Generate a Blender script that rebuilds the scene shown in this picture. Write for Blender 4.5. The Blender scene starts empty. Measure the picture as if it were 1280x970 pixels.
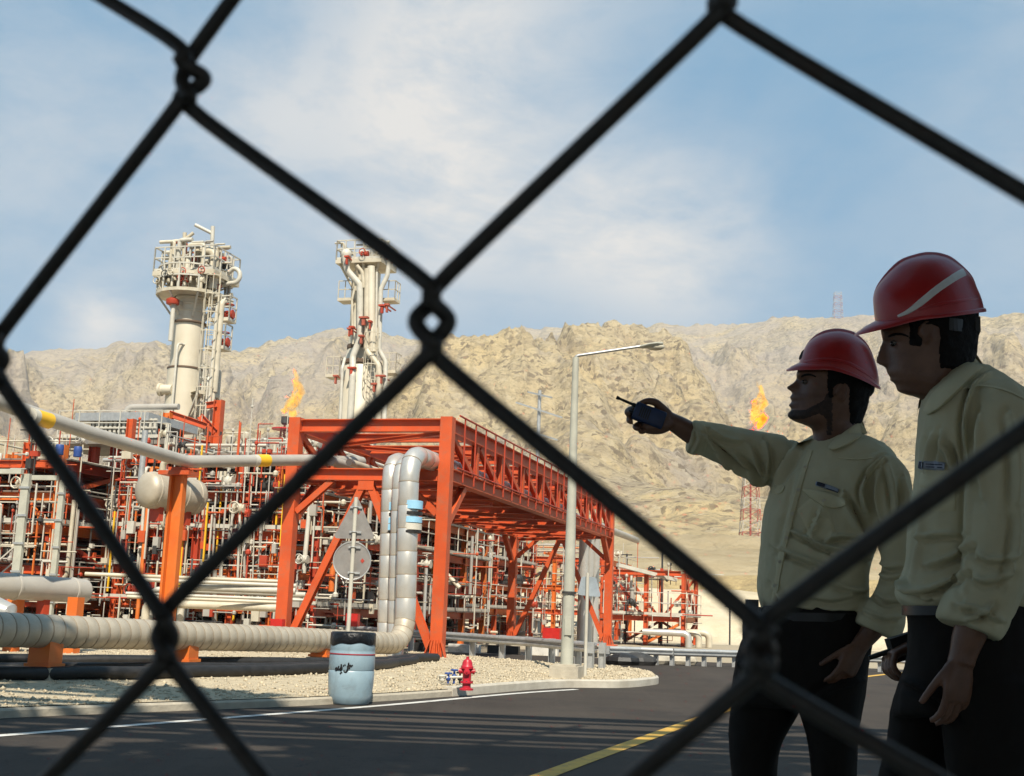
import bpy, bmesh, math, random
import numpy as np
from mathutils import Vector, Matrix
from mathutils.bvhtree import BVHTree
S = bpy.context.scene
COL = S.collection
# ------------------------------------------------------------------ camera
F = 1550.0                      # focal length in pixels of a 1280 wide frame
PITCH = math.atan(280 / F); ROLL = math.radians(2.2)
CAM = Vector((0, 0, 1.2))
_r0 = Vector((1, 0, 0)); _u0 = Vector((0, -math.sin(PITCH), math.cos(PITCH)))
FWD = Vector((0, math.cos(PITCH), math.sin(PITCH)))
RT = _r0 * math.cos(ROLL) + _u0 * math.sin(ROLL)
UP = _u0 * math.cos(ROLL) - _r0 * math.sin(ROLL)
cam = bpy.data.cameras.new('camera'); co = bpy.data.objects.new('camera', cam); COL.objects.link(co)
cam.sensor_fit = 'HORIZONTAL'; cam.sensor_width = 36; cam.lens = 36 * F / 1280
cam.clip_start = 0.02; cam.clip_end = 9000
m = Matrix((RT, UP, -FWD)).transposed().to_4x4(); m.translation = CAM
co.matrix_world = m
cam.dof.use_dof = True; cam.dof.focus_distance = 9.0; cam.dof.aperture_fstop = 35
S.camera = co
# ------------------------------------------------------------------ world and sun
SUN_EL, SUN_AZ = math.radians(50), math.radians(6)      # AZ: to the right of straight behind the camera
SDIR = Vector((math.sin(SUN_AZ) * math.cos(SUN_EL), -math.cos(SUN_AZ) * math.cos(SUN_EL), math.sin(SUN_EL)))
W = bpy.data.worlds.new('World'); S.world = W; W.use_nodes = True
nt = W.node_tree; nt.nodes.clear()
def N(nt, typ, **kw):
    n = nt.nodes.new(typ)
    for k, v in kw.items():
        if k.startswith('i_'):
            n.inputs[k[2:].replace('_', ' ')].default_value = v
        else:
            setattr(n, k, v)
    return n
def mth(nt, op, a, b=None, c=None, clamp=False):
    n = nt.nodes.new('ShaderNodeMath'); n.operation = op; n.use_clamp = clamp
    for i, v in enumerate((a, b, c)):
        if v is None: continue
        if isinstance(v, (int, float)): n.inputs[i].default_value = v
        else: nt.links.new(v, n.inputs[i])
    return n.outputs[0]
def mixc(nt, fac, a, b, mode='MIX'):
    n = nt.nodes.new('ShaderNodeMix'); n.data_type = 'RGBA'; n.blend_type = mode
    for i, v in ((0, fac), (6, a), (7, b)):
        if isinstance(v, (int, float)): n.inputs[i].default_value = v
        elif isinstance(v, tuple): n.inputs[i].default_value = (*v, 1) if len(v) == 3 else v
        else: nt.links.new(v, n.inputs[i])
    return n.outputs[2]
def ray(px, py):
    return FWD + RT * ((px - 640) / F) + UP * ((485 - py) / F)
sky = N(nt, 'ShaderNodeTexSky', sky_type='NISHITA', sun_disc=False, sun_elevation=SUN_EL,
        sun_rotation=math.atan2(SDIR.x, SDIR.y), altitude=100, air_density=1.0, dust_density=2.2, ozone_density=2.0)
tc = N(nt, 'ShaderNodeTexCoord')
mp = N(nt, 'ShaderNodeMapping'); mp.inputs['Scale'].default_value = (1.0, 1.0, 2.1)
nt.links.new(tc.outputs['Generated'], mp.inputs[0])
n1 = N(nt, 'ShaderNodeTexNoise', i_Scale=3.4, i_Detail=7.0, i_Roughness=0.62, i_Distortion=0.5)
n2 = N(nt, 'ShaderNodeTexNoise', i_Scale=14.0, i_Detail=6.0, i_Roughness=0.65, i_Distortion=0.3)
nt.links.new(mp.outputs[0], n1.inputs['Vector']); nt.links.new(mp.outputs[0], n2.inputs['Vector'])
# loose cloud banks: soft caps of the sky around a few directions, broken up by noise
banks = [((540, 110), 5.2, .75), ((560, 280), 4.8, .6), ((850, 310), 4.2, .85), ((730, 280), 4.0, .55), ((132, 415), 2.0, 1.0),
         ((340, 140), 3.0, .35), ((60, 150), 7.0, .32), ((300, 320), 7.0, .35), ((620, -150), 9.0, .6), ((1500, 200), 12.0, .4), ((-500, 100), 12.0, .45)]
acc = None
for (px, py), rad, w in banks:
    d = ray(px, py).normalized()
    vm = N(nt, 'ShaderNodeVectorMath', operation='DOT_PRODUCT'); nt.links.new(tc.outputs['Generated'], vm.inputs[0]); vm.inputs[1].default_value = d
    k = 1.0 / (1 - math.cos(math.radians(rad)))
    e = mth(nt, 'MULTIPLY', mth(nt, 'SUBTRACT', vm.outputs['Value'], 1.0), k)
    e = mth(nt, 'MULTIPLY', mth(nt, 'EXPONENT', e), w)
    acc = e if acc is None else mth(nt, 'ADD', acc, e)
nz = mth(nt, 'ADD', mth(nt, 'MULTIPLY', n1.outputs[0], 1.0), mth(nt, 'MULTIPLY', n2.outputs[0], 0.5))
cl = mth(nt, 'MULTIPLY', mth(nt, 'ADD', acc, 0.04), mth(nt, 'MULTIPLY', mth(nt, 'SUBTRACT', nz, 0.42), 2.3, clamp=True), clamp=True)
SKY_CLOUD = (10.2, 9.9, 9.5)
grade = mixc(nt, 0.74, sky.outputs[0], (2.0, 5.3, 8.5))
skycol = mixc(nt, cl, grade, SKY_CLOUD)
bg = N(nt, 'ShaderNodeBackground', i_Strength=0.053)
nt.links.new(skycol, bg.inputs[0])
wo = N(nt, 'ShaderNodeOutputWorld'); nt.links.new(bg.outputs[0], wo.inputs[0])
sl = bpy.data.lights.new('sun', 'SUN'); sl.energy = 5.0; sl.angle = math.radians(0.5); sl.color = (1, .93, .80)
so = bpy.data.objects.new('sun', sl); COL.objects.link(so)
so.rotation_euler = SDIR.to_track_quat('Z', 'Y').to_euler(); so.location = (20, -40, 60)
S.view_settings.view_transform = 'Standard'; S.view_settings.look = 'None'
S.view_settings.exposure = 0.62; S.view_settings.gamma = 1
S.cycles.max_bounces = 6; S.cycles.diffuse_bounces = 3; S.cycles.glossy_bounces = 3
S.cycles.use_adaptive_sampling = True
# ------------------------------------------------------------------ helpers
def at(px, py, Y, dy=0.0):
    d = ray(px, py); p = CAM + d * (Y / d.y); p.y += dy; return p
def G(px, py, z=0.0):
    d = ray(px, py); return CAM + d * ((z - CAM.z) / d.z)
def proj(P):            # (n,3) array -> pixel columns, rows, depth
    q = np.asarray(P) - np.array(CAM)
    z = q @ np.array(FWD); return 640 + F * (q @ np.array(RT)) / z, 485 - F * (q @ np.array(UP)) / z, z
# plant grid: a to the right, b away from the camera
M0 = Vector((-1.35, 26.5, 0)); UH = Vector((.269, .963, 0)).normalized(); VH = Vector((UH.y, -UH.x, 0))
def PW(a, b, z=0.0): return M0 + VH * a + UH * b + Vector((0, 0, z))
ZV = Vector((0, 0, 1))
class MB:
    def __init__(s): s.v = []; s.f = []
    def add(s, vs, fs):
        o = len(s.v); s.v.extend([tuple(v) for v in vs]); s.f.extend([tuple(i + o for i in f) for f in fs]); return s
    def bar(s, p0, p1, w, h, up=ZV):
        p0, p1 = Vector(p0), Vector(p1); d = (p1 - p0).normalized()
        if abs(d.dot(up)) > .98: up = UH
        x = d.cross(up).normalized(); y = x.cross(d)
        c = [p + x * (sx * w / 2) + y * (sy * h / 2) for p in (p0, p1) for sx, sy in ((-1, -1), (1, -1), (1, 1), (-1, 1))]
        return s.add(c, [(3, 2, 1, 0), (4, 5, 6, 7), (0, 1, 5, 4), (1, 2, 6, 5), (2, 3, 7, 6), (3, 0, 4, 7)])
    def box(s, c, sx, sy, sz, ax=None, ay=None):
        c = Vector(c); ax = ax or VH; ay = ay or UH
        return s.bar(c - ay * (sy / 2), c + ay * (sy / 2), sx, sz)
    def ibeam(s, p0, p1, h, w, tf=.022, tw=.016, up=ZV):
        p0, p1 = Vector(p0), Vector(p1); d = (p1 - p0).normalized()
        if abs(d.dot(up)) > .98: up = UH
        x = d.cross(up).normalized(); y = x.cross(d)
        for sg in (-1, 1):
            o = y * (sg * (h - tf) / 2); s.bar(p0 + o, p1 + o, w, tf, up)
        return s.bar(p0, p1, tw, h - 2 * tf, up)
    def rings(s, R, closed_ends=True):
        n = len(R[0]); o = len(s.v)
        for r in R: s.v.extend([tuple(p) for p in r])
        for i in range(len(R) - 1):
            for j in range(n):
                k = (j + 1) % n; a = o + i * n
                s.f.append((a + j, a + k, a + n + k, a + n + j))
        if closed_ends:
            for i, fl in ((0, True), (len(R) - 1, False)):
                c = sum((Vector(p) for p in R[i]), Vector()) / n
                s.v.append(tuple(c)); ci = len(s.v) - 1
                for j in range(n):
                    k = (j + 1) % n; a = o + i * n
                    s.f.append((ci, a + k, a + j) if fl else (ci, a + j, a + k))
        return s
    def tube(s, pts, r, n=8, caps=True):
        pts = [Vector(p) for p in pts]
        rs = r if isinstance(r, (list, tuple)) else [r] * len(pts)
        R = []; x = None
        for i, p in enumerate(pts):
            a = pts[max(i - 1, 0)]; b = pts[min(i + 1, len(pts) - 1)]
            d = (b - a).normalized()
            if x is None:
                x = d.cross(ZV if abs(d.z) < .9 else Vector((1, 0, 0))).normalized()
            x = (x - d * x.dot(d)).normalized(); y = d.cross(x)
            sc = 1.0
            if 0 < i < len(pts) - 1:
                c = max(.3, math.sqrt(max(0, (1 + (p - a).normalized().dot((b - p).normalized())) / 2))); sc = 1 / c if c > .8 else 1
            R.append([p + (x * math.cos(t) + y * math.sin(t)) * rs[i] * sc for t in (2 * math.pi * k / n for k in range(n))])
        return s.rings(R, caps)
    def lathe(s, base, prof, n=20, axis=ZV, caps=True):
        axis = Vector(axis).normalized(); x = axis.cross(Vector((0, 1, 0)) if abs(axis.y) < .9 else Vector((1, 0, 0))).normalized(); y = axis.cross(x)
        base = Vector(base)
        return s.rings([[base + axis * z + (x * math.cos(t) + y * math.sin(t)) * r for t in (2 * math.pi * k / n for k in range(n))] for r, z in prof], caps)
    def ball(s, c, rx, ry, rz, n=10, m=7):
        c = Vector(c)
        R = []
        for i in range(m):
            t = math.pi * (i + .5) / m
            R.append([c + Vector((rx * math.sin(t) * math.cos(u), ry * math.sin(t) * math.sin(u), -rz * math.cos(t))) for u in (2 * math.pi * k / n for k in range(n))])
        return s.rings(R)
    def torus(s, c, axis, R, r, n=16, m=6):
        axis = Vector(axis).normalized(); x = axis.orthogonal().normalized(); y = axis.cross(x); c = Vector(c)
        pts = [c + (x * math.cos(2 * math.pi * k / n) + y * math.sin(2 * math.pi * k / n)) * R for k in range(n)]
        o = len(s.v)
        for k in range(n):
            rd = (pts[k] - c).normalized()
            for j in range(m):
                a = 2 * math.pi * j / m; s.v.append(tuple(pts[k] + rd * (r * math.cos(a)) + axis * (r * math.sin(a))))
        for k in range(n):
            for j in range(m):
                k2, j2 = (k + 1) % n, (j + 1) % m
                s.f.append((o + k * m + j, o + k2 * m + j, o + k2 * m + j2, o + k * m + j2))
        return s
def fillet(pts, r, n=4):
    pts = [Vector(p) for p in pts]; out = [pts[0]]
    for i in range(1, len(pts) - 1):
        a, p, b = pts[i - 1], pts[i], pts[i + 1]
        d0 = (a - p); d1 = (b - p); ang = d0.angle(d1)
        t = min(r / math.tan(ang / 2) if ang > .01 else 0, d0.length * .48, d1.length * .48)
        q0 = p + d0.normalized() * t; q1 = p + d1.normalized() * t
        for k in range(n + 1):
            u = k / n; out.append(q0 * (1 - u) ** 2 + p * (2 * u * (1 - u)) + q1 * u ** 2)
    out.append(pts[-1]); return out
def outward(o):
    b = bmesh.new(); b.from_mesh(o.data); bmesh.ops.recalc_face_normals(b, faces=b.faces); b.to_mesh(o.data); b.free()
def rootloc(p):
    l = Vector()
    while p is not None: l += p.location; p = p.parent
    return l
def mesh_from(name, v, f, mat=None, smooth=None):
    me = bpy.data.meshes.new(name); me.from_pydata(v, [], f)
    if mat: me.materials.append(mat)
    if smooth is not None:
        me.polygons.foreach_set('use_smooth', [True] * len(me.polygons))
        if smooth < 3: me.set_sharp_from_angle(angle=smooth)
    me.update(); return me
def O(name, mb, mat, parent=None, smooth=None, kind=None, label=None):
    if parent is not None: l = rootloc(parent); v = [(a[0] - l.x, a[1] - l.y, a[2] - l.z) for a in mb.v]
    else: v = mb.v
    o = bpy.data.objects.new(name, mesh_from(name, v, mb.f, mat, smooth)); COL.objects.link(o)
    if parent is not None: o.parent = parent
    if kind: o['kind'] = kind
    if label: o['label'] = label
    return o
def thing(name, label, cat, loc, group=None):
    o = bpy.data.objects.new(name, None); COL.objects.link(o); o.location = loc; o.empty_display_size = .2
    o['label'] = label; o['category'] = cat
    if group: o['group'] = group
    return o
def tag(o, label, cat, group=None):
    o['label'] = label; o['category'] = cat
    if group: o['group'] = group
    return o
# ------------------------------------------------------------------ numpy noise
def _h(ix, iy, iz, s):
    n = (ix * 374761393 + iy * 668265263 + iz * 2147483647 + s * 1274126177) & 0xffffffff
    n = ((n ^ (n >> 13)) * 1274126177) & 0xffffffff
    n = ((n ^ (n >> 16)) * 2246822519) & 0xffffffff
    return ((n ^ (n >> 15)) & 0xffff) / 65535.0
def vn(p, s=0):
    p = np.asarray(p, float); i = np.floor(p).astype(np.int64); f = p - i; f = f * f * f * (f * (f * 6 - 15) + 10)
    x, y, z = i[:, 0], i[:, 1], i[:, 2]; r = 0
    for dx in (0, 1):
        for dy in (0, 1):
            for dz in (0, 1):
                w = (f[:, 0] if dx else 1 - f[:, 0]) * (f[:, 1] if dy else 1 - f[:, 1]) * (f[:, 2] if dz else 1 - f[:, 2])
                r = r + w * _h(x + dx, y + dy, z + dz, s)
    return r
def fbm(p, o=5, s=0, rough=.5):
    a, t, r = 1., 0., 0.
    for k in range(o): r = r + a * vn(p * 2.03 ** k + 7.7 * k, s + k); t += a; a *= rough
    return r / t
def ridged(p, o=5, s=0, rough=.5):
    a, t, r = 1., 0., 0.
    for k in range(o): r = r + a * (1 - np.abs(2 * vn(p * 2.03 ** k + 3.3 * k, s + k) - 1)); t += a; a *= rough
    return r / t
# ------------------------------------------------------------------ materials
def mat(name, c1, c2=None, scale=6., rough=.6, metal=0., bump=0., bscale=None, detail=6., spec=.4, ramp=(.35, .65), bdist=.02, dirt=None, dscale=1.5, damt=.5):
    M = bpy.data.materials.new(name); M.use_nodes = True; t = M.node_tree; b = t.nodes['Principled BSDF']
    b.inputs['Roughness'].default_value = rough; b.inputs['Metallic'].default_value = metal; b.inputs['Specular IOR Level'].default_value = spec
    tc = N(t, 'ShaderNodeTexCoord')
    if c2 is None: c2 = tuple(x * .8 for x in c1)
    nz = N(t, 'ShaderNodeTexNoise', i_Scale=scale, i_Detail=detail, i_Roughness=.6); t.links.new(tc.outputs['Object'], nz.inputs['Vector'])
    rp = N(t, 'ShaderNodeMapRange'); rp.inputs[1].default_value, rp.inputs[2].default_value = ramp; t.links.new(nz.outputs[0], rp.inputs[0])
    c = mixc(t, rp.outputs[0], c1, c2)
    if dirt:
        nd = N(t, 'ShaderNodeTexNoise', i_Scale=dscale, i_Detail=8., i_Roughness=.7, i_Distortion=.4); t.links.new(tc.outputs['Object'], nd.inputs['Vector'])
        rd = N(t, 'ShaderNodeMapRange'); rd.inputs[1].default_value, rd.inputs[2].default_value = .5, .75; rd.inputs[4].default_value = damt
        t.links.new(nd.outputs[0], rd.inputs[0]); c = mixc(t, rd.outputs[0], c, dirt)
    t.links.new(c, b.inputs['Base Color'])
    if bump:
        nb = N(t, 'ShaderNodeTexNoise', i_Scale=bscale or scale * 4, i_Detail=5., i_Roughness=.6); t.links.new(tc.outputs['Object'], nb.inputs['Vector'])
        bp = N(t, 'ShaderNodeBump', i_Strength=bump, i_Distance=bdist); t.links.new(nb.outputs[0], bp.inputs['Height']); t.links.new(bp.outputs[0], b.inputs['Normal'])
    return M
ORANGE = mat('orange_paint', (.56, .088, .020), (.46, .066, .016), 1.5, .5, dirt=(.30, .13, .075), dscale=4.5, damt=.75)
ORANGE2 = mat('faded_orange_paint', (.62, .165, .025), (.57, .115, .017), 1.5, .5, dirt=(.5, .25, .1), dscale=3., damt=.4)
REDOX = mat('red_oxide_paint', (.42, .05, .02), (.34, .04, .015), 2., .55)
CREAM = mat('cream_paint', (.56, .50, .385), (.44, .39, .29), 2., .45, dirt=(.42, .34, .22), dscale=2., damt=.5)
WHITE = mat('white_paint', (.54, .51, .43), (.44, .41, .34), 3., .45)
GALV = mat('galvanised_steel', (.50, .50, .48), (.40, .40, .39), 8., .42, .55)
GREYP = mat('grey_pipe_paint', (.40, .37, .32), (.33, .305, .265), 2., .45, dirt=(.34, .29, .22), dscale=2.5)
CLAD = mat('aluminium_cladding', (.60, .57, .52), (.54, .52, .47), 3., .36, .55, dirt=(.40, .34, .26), dscale=4., damt=.4, bump=.15, bscale=5., bdist=.01)
CLADD = mat('dusty_cladding', (.47, .415, .325), (.39, .335, .255), 3., .5, .25, dirt=(.36, .29, .2), dscale=4., damt=.5, bump=.15, bscale=5., bdist=.01)
SHELLM = mat('tower_shell', (.64, .58, .46), (.55, .49, .37), .5, .5, .1, dirt=(.42, .35, .25), dscale=.8, damt=.5)
DARK = mat('dark_equipment', (.045, .043, .04), (.03, .028, .026), 5., .6)  # also put among the pipework in place of deep shade
GRATE = mat('deck_grating', (.22, .19, .15), (.15, .13, .11), 5., .7)
TRAY = mat('cable_tray', (.44, .43, .35), (.35, .34, .28), 3., .55)
YELLOW = mat('yellow_band', (.80, .46, .02), (.72, .40, .02), 4., .5)
BLUEB = mat('light_blue_band', (.28, .52, .68), (.24, .46, .62), 4., .5)
BLUE = mat('blue_drum', (.03, .07, .25), (.025, .06, .2), 4., .5)
BLACK = mat('black_rubber', (.012, .011, .010), (.022, .02, .019), 9., .5, bump=.3, bscale=30.)
RED = mat('red_enamel', (.48, .02, .015), (.38, .015, .012), 5., .4)
HYD = mat('hydrant_red', (.48, .018, .036), (.38, .015, .025), 9., .4, dirt=(.3, .05, .04), dscale=9.)
CONC = mat('concrete', (.46, .41, .32), (.36, .32, .25), 4., .9, bump=.4, bscale=25.)
SIGNB = mat('sign_back', (.36, .33, .30), (.28, .26, .24), 5., .4, .5, dirt=(.25, .19, .15), dscale=6.)
BARREL = mat('barrel_plastic', (.27, .365, .415), (.22, .31, .36), 3., .35, dirt=(.17, .20, .21), dscale=7., damt=.7, bump=.15, bscale=6., bdist=.01)
# ================================================================== SETTING: hills, ground, roads
def hills():
    nth, nr = 820, 440
    th = np.radians(np.linspace(-40, 40, nth)); r = 66 * (2300 / 66.) ** np.linspace(0, 1, nr)
    T, R = np.meshgrid(th, r, indexing='ij')
    X, Y = R * np.sin(T), R * np.cos(T)
    P = np.stack([X.ravel(), Y.ravel(), np.zeros(X.size)], 1)
    ridge_px = [(-500, 470), (-200, 450), (0, 440), (60, 436), (130, 431), (200, 433), (290, 436), (340, 424), (400, 413), (470, 409), (540, 428), (590, 422), (640, 413), (700, 402), (760, 398),
                (830, 408), (900, 403), (960, 396), (1040, 394), (1100, 391), (1280, 389), (1500, 400), (1900, 430)]
    def elev(pts):
        a, e = [], []
        for x, y in pts:
            d = ray(x, y); a.append(math.atan2(d.x, d.y)); e.append(d.z / math.hypot(d.x, d.y))
        return np.interp(th, a, e)
    te = elev(ridge_px)
    fine = fbm(np.stack([th * 42, th * 0, th * 0], 1), 4, 5, .5) - .5
    te = te + fine * .013
    w1 = (fbm(P / 260, 4, 11) - .5).reshape(X.shape); w2 = (fbm(P / 90, 4, 21) - .5).reshape(X.shape)
    rr = 1420 + 170 * np.sin(T * 9 + 1.0)
    s = (R - 285 - 60 * w1) / (rr - 285); sc = np.clip(s, 0, None)
    zr = te[:, None] * rr + 1.2
    z = 17.5 + (zr - 17.5) * np.where(sc < 1, .62 * sc + .38 * sc ** 2.2, 1 - (sc - 1) * 1.3)
    g1 = ridged(np.stack([(X / 125 + w1 * 1.6).ravel(), (Y / 420 + w2).ravel(), np.zeros(X.size)], 1), 6, 31, .52).reshape(X.shape)
    g2 = ridged(np.stack([(X / 44 + w2 * 1.6).ravel(), (Y / 130 + w1 * 2).ravel(), np.zeros(X.size)], 1), 5, 41, .6).reshape(X.shape)
    env = np.clip(sc * 2.2, 0, 1)
    crest = 1 - .86 * np.exp(-((s - 1) / .28) ** 2)
    z = z + env * crest * ((g1 - .55) * 140 * np.clip(sc + .25, 0, 1) + (g2 - .55) * 38)
    for (sx, sy, wd, dp, sd) in ((120, 300, .045, 46, 81), (48, 110, .06, 17, 82), (300, 520, .035, 70, 83)):
        q = fbm(np.stack([((X + .35 * Y) / sx + w1 * 1.2).ravel(), (Y / sy + w2).ravel(), np.zeros(X.size)], 1), 3, sd, .45).reshape(X.shape)
        gul = np.exp(-np.abs(q - .5) / wd) * dp; GUL = gul if sd == 81 else GUL + gul
    z = z - env * crest * GUL * .5
    # nearer yellow spur in the middle of the view
    sp = elev([(-500, 760), (330, 640), (430, 540), (500, 474), (560, 446), (640, 424), (700, 409), (735, 405), (800, 414), (850, 432), (900, 468), (960, 530), (1040, 600), (1200, 720), (1900, 760)])
    rs = 640 + 60 * np.sin(T * 14); q = (R - rs) / (rs - 300)
    zs = (sp[:, None] * rs) * np.where(q < 0, np.clip(1 + q, 0, None) ** 1.15, np.clip(1 - 1.6 * q, 0, None))
    zs = zs + np.clip(1 + q, 0, 1) * ((g1 - .6) * 95 + (g2 - .55) * 36 - GUL * .75)
    k = 10.; z = np.maximum(z, zs) + k * np.exp(-np.abs(z - zs) / k) * .5 * (zs > 20)
    # ledges of hard rock
    led = (fbm(P / 40, 4, 61) - .5).reshape(X.shape) * 14
    lev = 19.; ph = ((z + led) / lev) % 1.0
    z = z + env * crest * (np.clip((ph - .72) / .16, 0, 1) - ph) * lev * .2
    z = z + env * ((fbm(P / 11, 3, 71, .6) - .5) * 5).reshape(X.shape)
    # fit the skyline of the photograph
    e = ((z - 1.2) / R); e[:, R[0] < 300] = -1
    mx = e.max(1); ratio = te / np.maximum(mx, .02)
    ker = np.hanning(15); ker /= ker.sum(); ratio = np.convolve(np.pad(ratio, 7, mode='edge'), ker, 'valid')
    far = np.clip((R - 320) / 300, 0, 1); z = z * (1 + (ratio[:, None] - 1) * far)
    # benches cut into the foot of the slope
    nb = (fbm(P / 7, 4, 51) - .5).reshape(X.shape)
    Rn = R + nb * 5
    b = np.interp(Rn.ravel(), [66, 71, 78, 89, 92, 98, 168, 173, 255, 300, 330], [-.05, -.05, 2.9, 3.1, 4.5, 4.7, 10.4, 12.2, 16.5, 17.0, 21]).reshape(X.shape)
    b = b + (R > 72) * nb * np.interp(R.ravel(), [72, 90, 250, 330], [.5, .6, 2.2, 6]).reshape(X.shape)
    mixf = np.clip((R - 270) / 70, 0, 1); mixf = mixf * mixf * (3 - 2 * mixf)
    z = b * (1 - mixf) + np.maximum(z, b) * mixf
    V = np.stack([X.ravel(), Y.ravel(), z.ravel()], 1)
    i, j = np.meshgrid(np.arange(nth - 1), np.arange(nr - 1), indexing='ij'); a = (i * nr + j).ravel()
    Q = np.stack([a, a + 1, a + nr + 1, a + nr], 1)[:, ::-1]
    me = bpy.data.meshes.new('hills'); me.vertices.add(len(V)); me.vertices.foreach_set('co', V.ravel())
    me.loops.add(Q.size); me.loops.foreach_set('vertex_index', Q.ravel()); me.polygons.add(len(Q))
    me.polygons.foreach_set('loop_start', np.arange(0, Q.size, 4)); me.polygons.foreach_set('use_smooth', np.ones(len(Q), bool)); me.update()
    M = bpy.data.materials.new('dry_rock'); M.use_nodes = True; t = M.node_tree; bs = t.nodes['Principled BSDF']
    bs.inputs['Roughness'].default_value = .95; bs.inputs['Specular IOR Level'].default_value = .1
    tc = N(t, 'ShaderNodeTexCoord'); ge = N(t, 'ShaderNodeNewGeometry'); sx = N(t, 'ShaderNodeSeparateXYZ'); t.links.new(tc.outputs['Object'], sx.inputs[0])
    def nz(scale, det=8., rough=.62, dist=0., sq=None):
        n = N(t, 'ShaderNodeTexNoise', i_Scale=scale, i_Detail=det, i_Roughness=rough, i_Distortion=dist)
        if sq:
            mp = N(t, 'ShaderNodeMapping'); mp.inputs['Scale'].default_value = sq; t.links.new(tc.outputs['Object'], mp.inputs[0]); t.links.new(mp.outputs[0], n.inputs['Vector'])
        else: t.links.new(tc.outputs['Object'], n.inputs['Vector'])
        return n.outputs[0]
    def rng(v, a, b, lo=0., hi=1.):
        n = N(t, 'ShaderNodeMapRange'); n.inputs[1].default_value, n.inputs[2].default_value, n.inputs[3].default_value, n.inputs[4].default_value = a, b, lo, hi
        t.links.new(v, n.inputs[0]); return n.outputs[0]
    c = mixc(t, rng(nz(.006, 6., .6, .6), .38, .62), (.62, .475, .25), (.57, .46, .285))          # yellow earth / paler earth
    c = mixc(t, mth(t, 'MULTIPLY', rng(nz(.011, 8., .7, .8), .5, .62), .75), c, (.36, .305, .26))          # grey-pink rock, also painting in shade on the cliffs
    strata = nz(.9, 4., .6, 1.2, (.03, .03, .16))
    c = mixc(t, rng(strata, .5, .66, 0, .55), c, (.34, .26, .155))                                   # beds
    c = mixc(t, rng(nz(.05, 9., .72, .5), .56, .66, 0, .55), c, (.22, .165, .10))                      # scrub and rubble
    c = mixc(t, rng(nz(.24, 6., .78, .3), .56, .63, 0, .55), c, (.20, .15, .095))                      # speckle of loose rocks
    c = mixc(t, rng(nz(.09, 8., .78, 1.2, (1, .35, 1.6)), .55, .62, 0, .45), c, (.24, .18, .11))                # dark brown broken rock in streaks, ledge shade painted in
    c = mixc(t, rng(nz(.55, 4., .7, .2), .57, .64, 0, .5), c, (.18, .135, .085))                        # stones
    c = mixc(t, rng(nz(.07, 7., .7, .2), .57, .70, 0, .6), c, (.55, .46, .32))                        # bleached faces
    # benches near the plant: plain graded sand
    ln = N(t, 'ShaderNodeVectorMath', operation='LENGTH'); t.links.new(tc.outputs['Object'], ln.inputs[0])
    sand = mixc(t, rng(nz(.12, 7., .65), .4, .6), (.45, .36, .225), (.39, .305, .18))
    sand = mixc(t, rng(nz(.5, 5., .7), .62, .70, 0, .6), sand, (.22, .17, .10))
    sand = mixc(t, rng(ln.outputs['Value'], 84, 88), mixc(t, rng(nz(.5, 6., .7), .4, .62), (.56, .475, .34), (.50, .415, .28)), sand)      # pale cut bank behind the plant
    bnd = mth(t, 'MULTIPLY', rng(ln.outputs['Value'], 88, 89.5), rng(ln.outputs['Value'], 97, 94)); sand = mixc(t, mth(t, 'MULTIPLY', bnd, .85), sand, mixc(t, rng(nz(.9, 6., .75), .42, .6), (.44, .33, .16), (.30, .22, .11)))   # band of broken yellow rock
    c = mixc(t, rng(ln.outputs['Value'], 240, 330), sand, c)
    t.links.new(c, bs.inputs['Base Color'])
    def warp(amt, sc):
        n = N(t, 'ShaderNodeTexNoise', i_Scale=sc, i_Detail=5., i_Roughness=.65); t.links.new(tc.outputs['Object'], n.inputs['Vector'])
        v = N(t, 'ShaderNodeVectorMath', operation='MULTIPLY_ADD'); v.inputs[1].default_value = (amt, amt, amt); t.links.new(n.outputs['Color'], v.inputs[0]); t.links.new(tc.outputs['Object'], v.inputs[2]); return v.outputs[0]
    def vor(scale, vec, sq=(1, 1, 1)):
        mp = N(t, 'ShaderNodeMapping'); mp.inputs['Scale'].default_value = sq; t.links.new(vec, mp.inputs[0])
        v = N(t, 'ShaderNodeTexVoronoi', i_Scale=scale); t.links.new(mp.outputs[0], v.inputs['Vector']); return v
    w1 = warp(26., .03); w2 = warp(7., .12)
    va, vb, vc = vor(.045, w1, (1, .6, 1.7)), vor(.15, w2, (1, .6, 1.6)), vor(.42, w2)
    hh = mth(t, 'ADD', mth(t, 'MULTIPLY', va.outputs[0], -.55), mth(t, 'MULTIPLY', vb.outputs[0], -.22))
    h = mth(t, 'ADD', mth(t, 'MULTIPLY', nz(.035, 10., .74), 1.0), mth(t, 'MULTIPLY', nz(.14, 9., .8), .5)); h = mth(t, 'ADD', h, hh); h = mth(t, 'ADD', h, mth(t, 'MULTIPLY', vc.outputs[0], -.07))
    # single stones and slabs differ in tone
    def lum(v): 
        q = N(t, 'ShaderNodeSeparateColor'); t.links.new(v.outputs['Color'], q.inputs[0]); return q.outputs[0]
    far = rng(ln.outputs['Value'], 250, 340)
    c = mixc(t, mth(t, 'MULTIPLY', rng(lum(vc), .72, .95, 0, .75), far), c, (.17, .125, .08)); c = mixc(t, mth(t, 'MULTIPLY', rng(lum(vb), .78, .98, 0, .3), far), c, (.34, .27, .18)); c = mixc(t, mth(t, 'MULTIPLY', rng(lum(vc), .0, .16, .45, 0), far), c, (.64, .54, .37))
    c = mixc(t, mth(t, 'MULTIPLY', rng(va.outputs[0], .62, .95, 0, .25), far), c, (.40, .31, .2))
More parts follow.
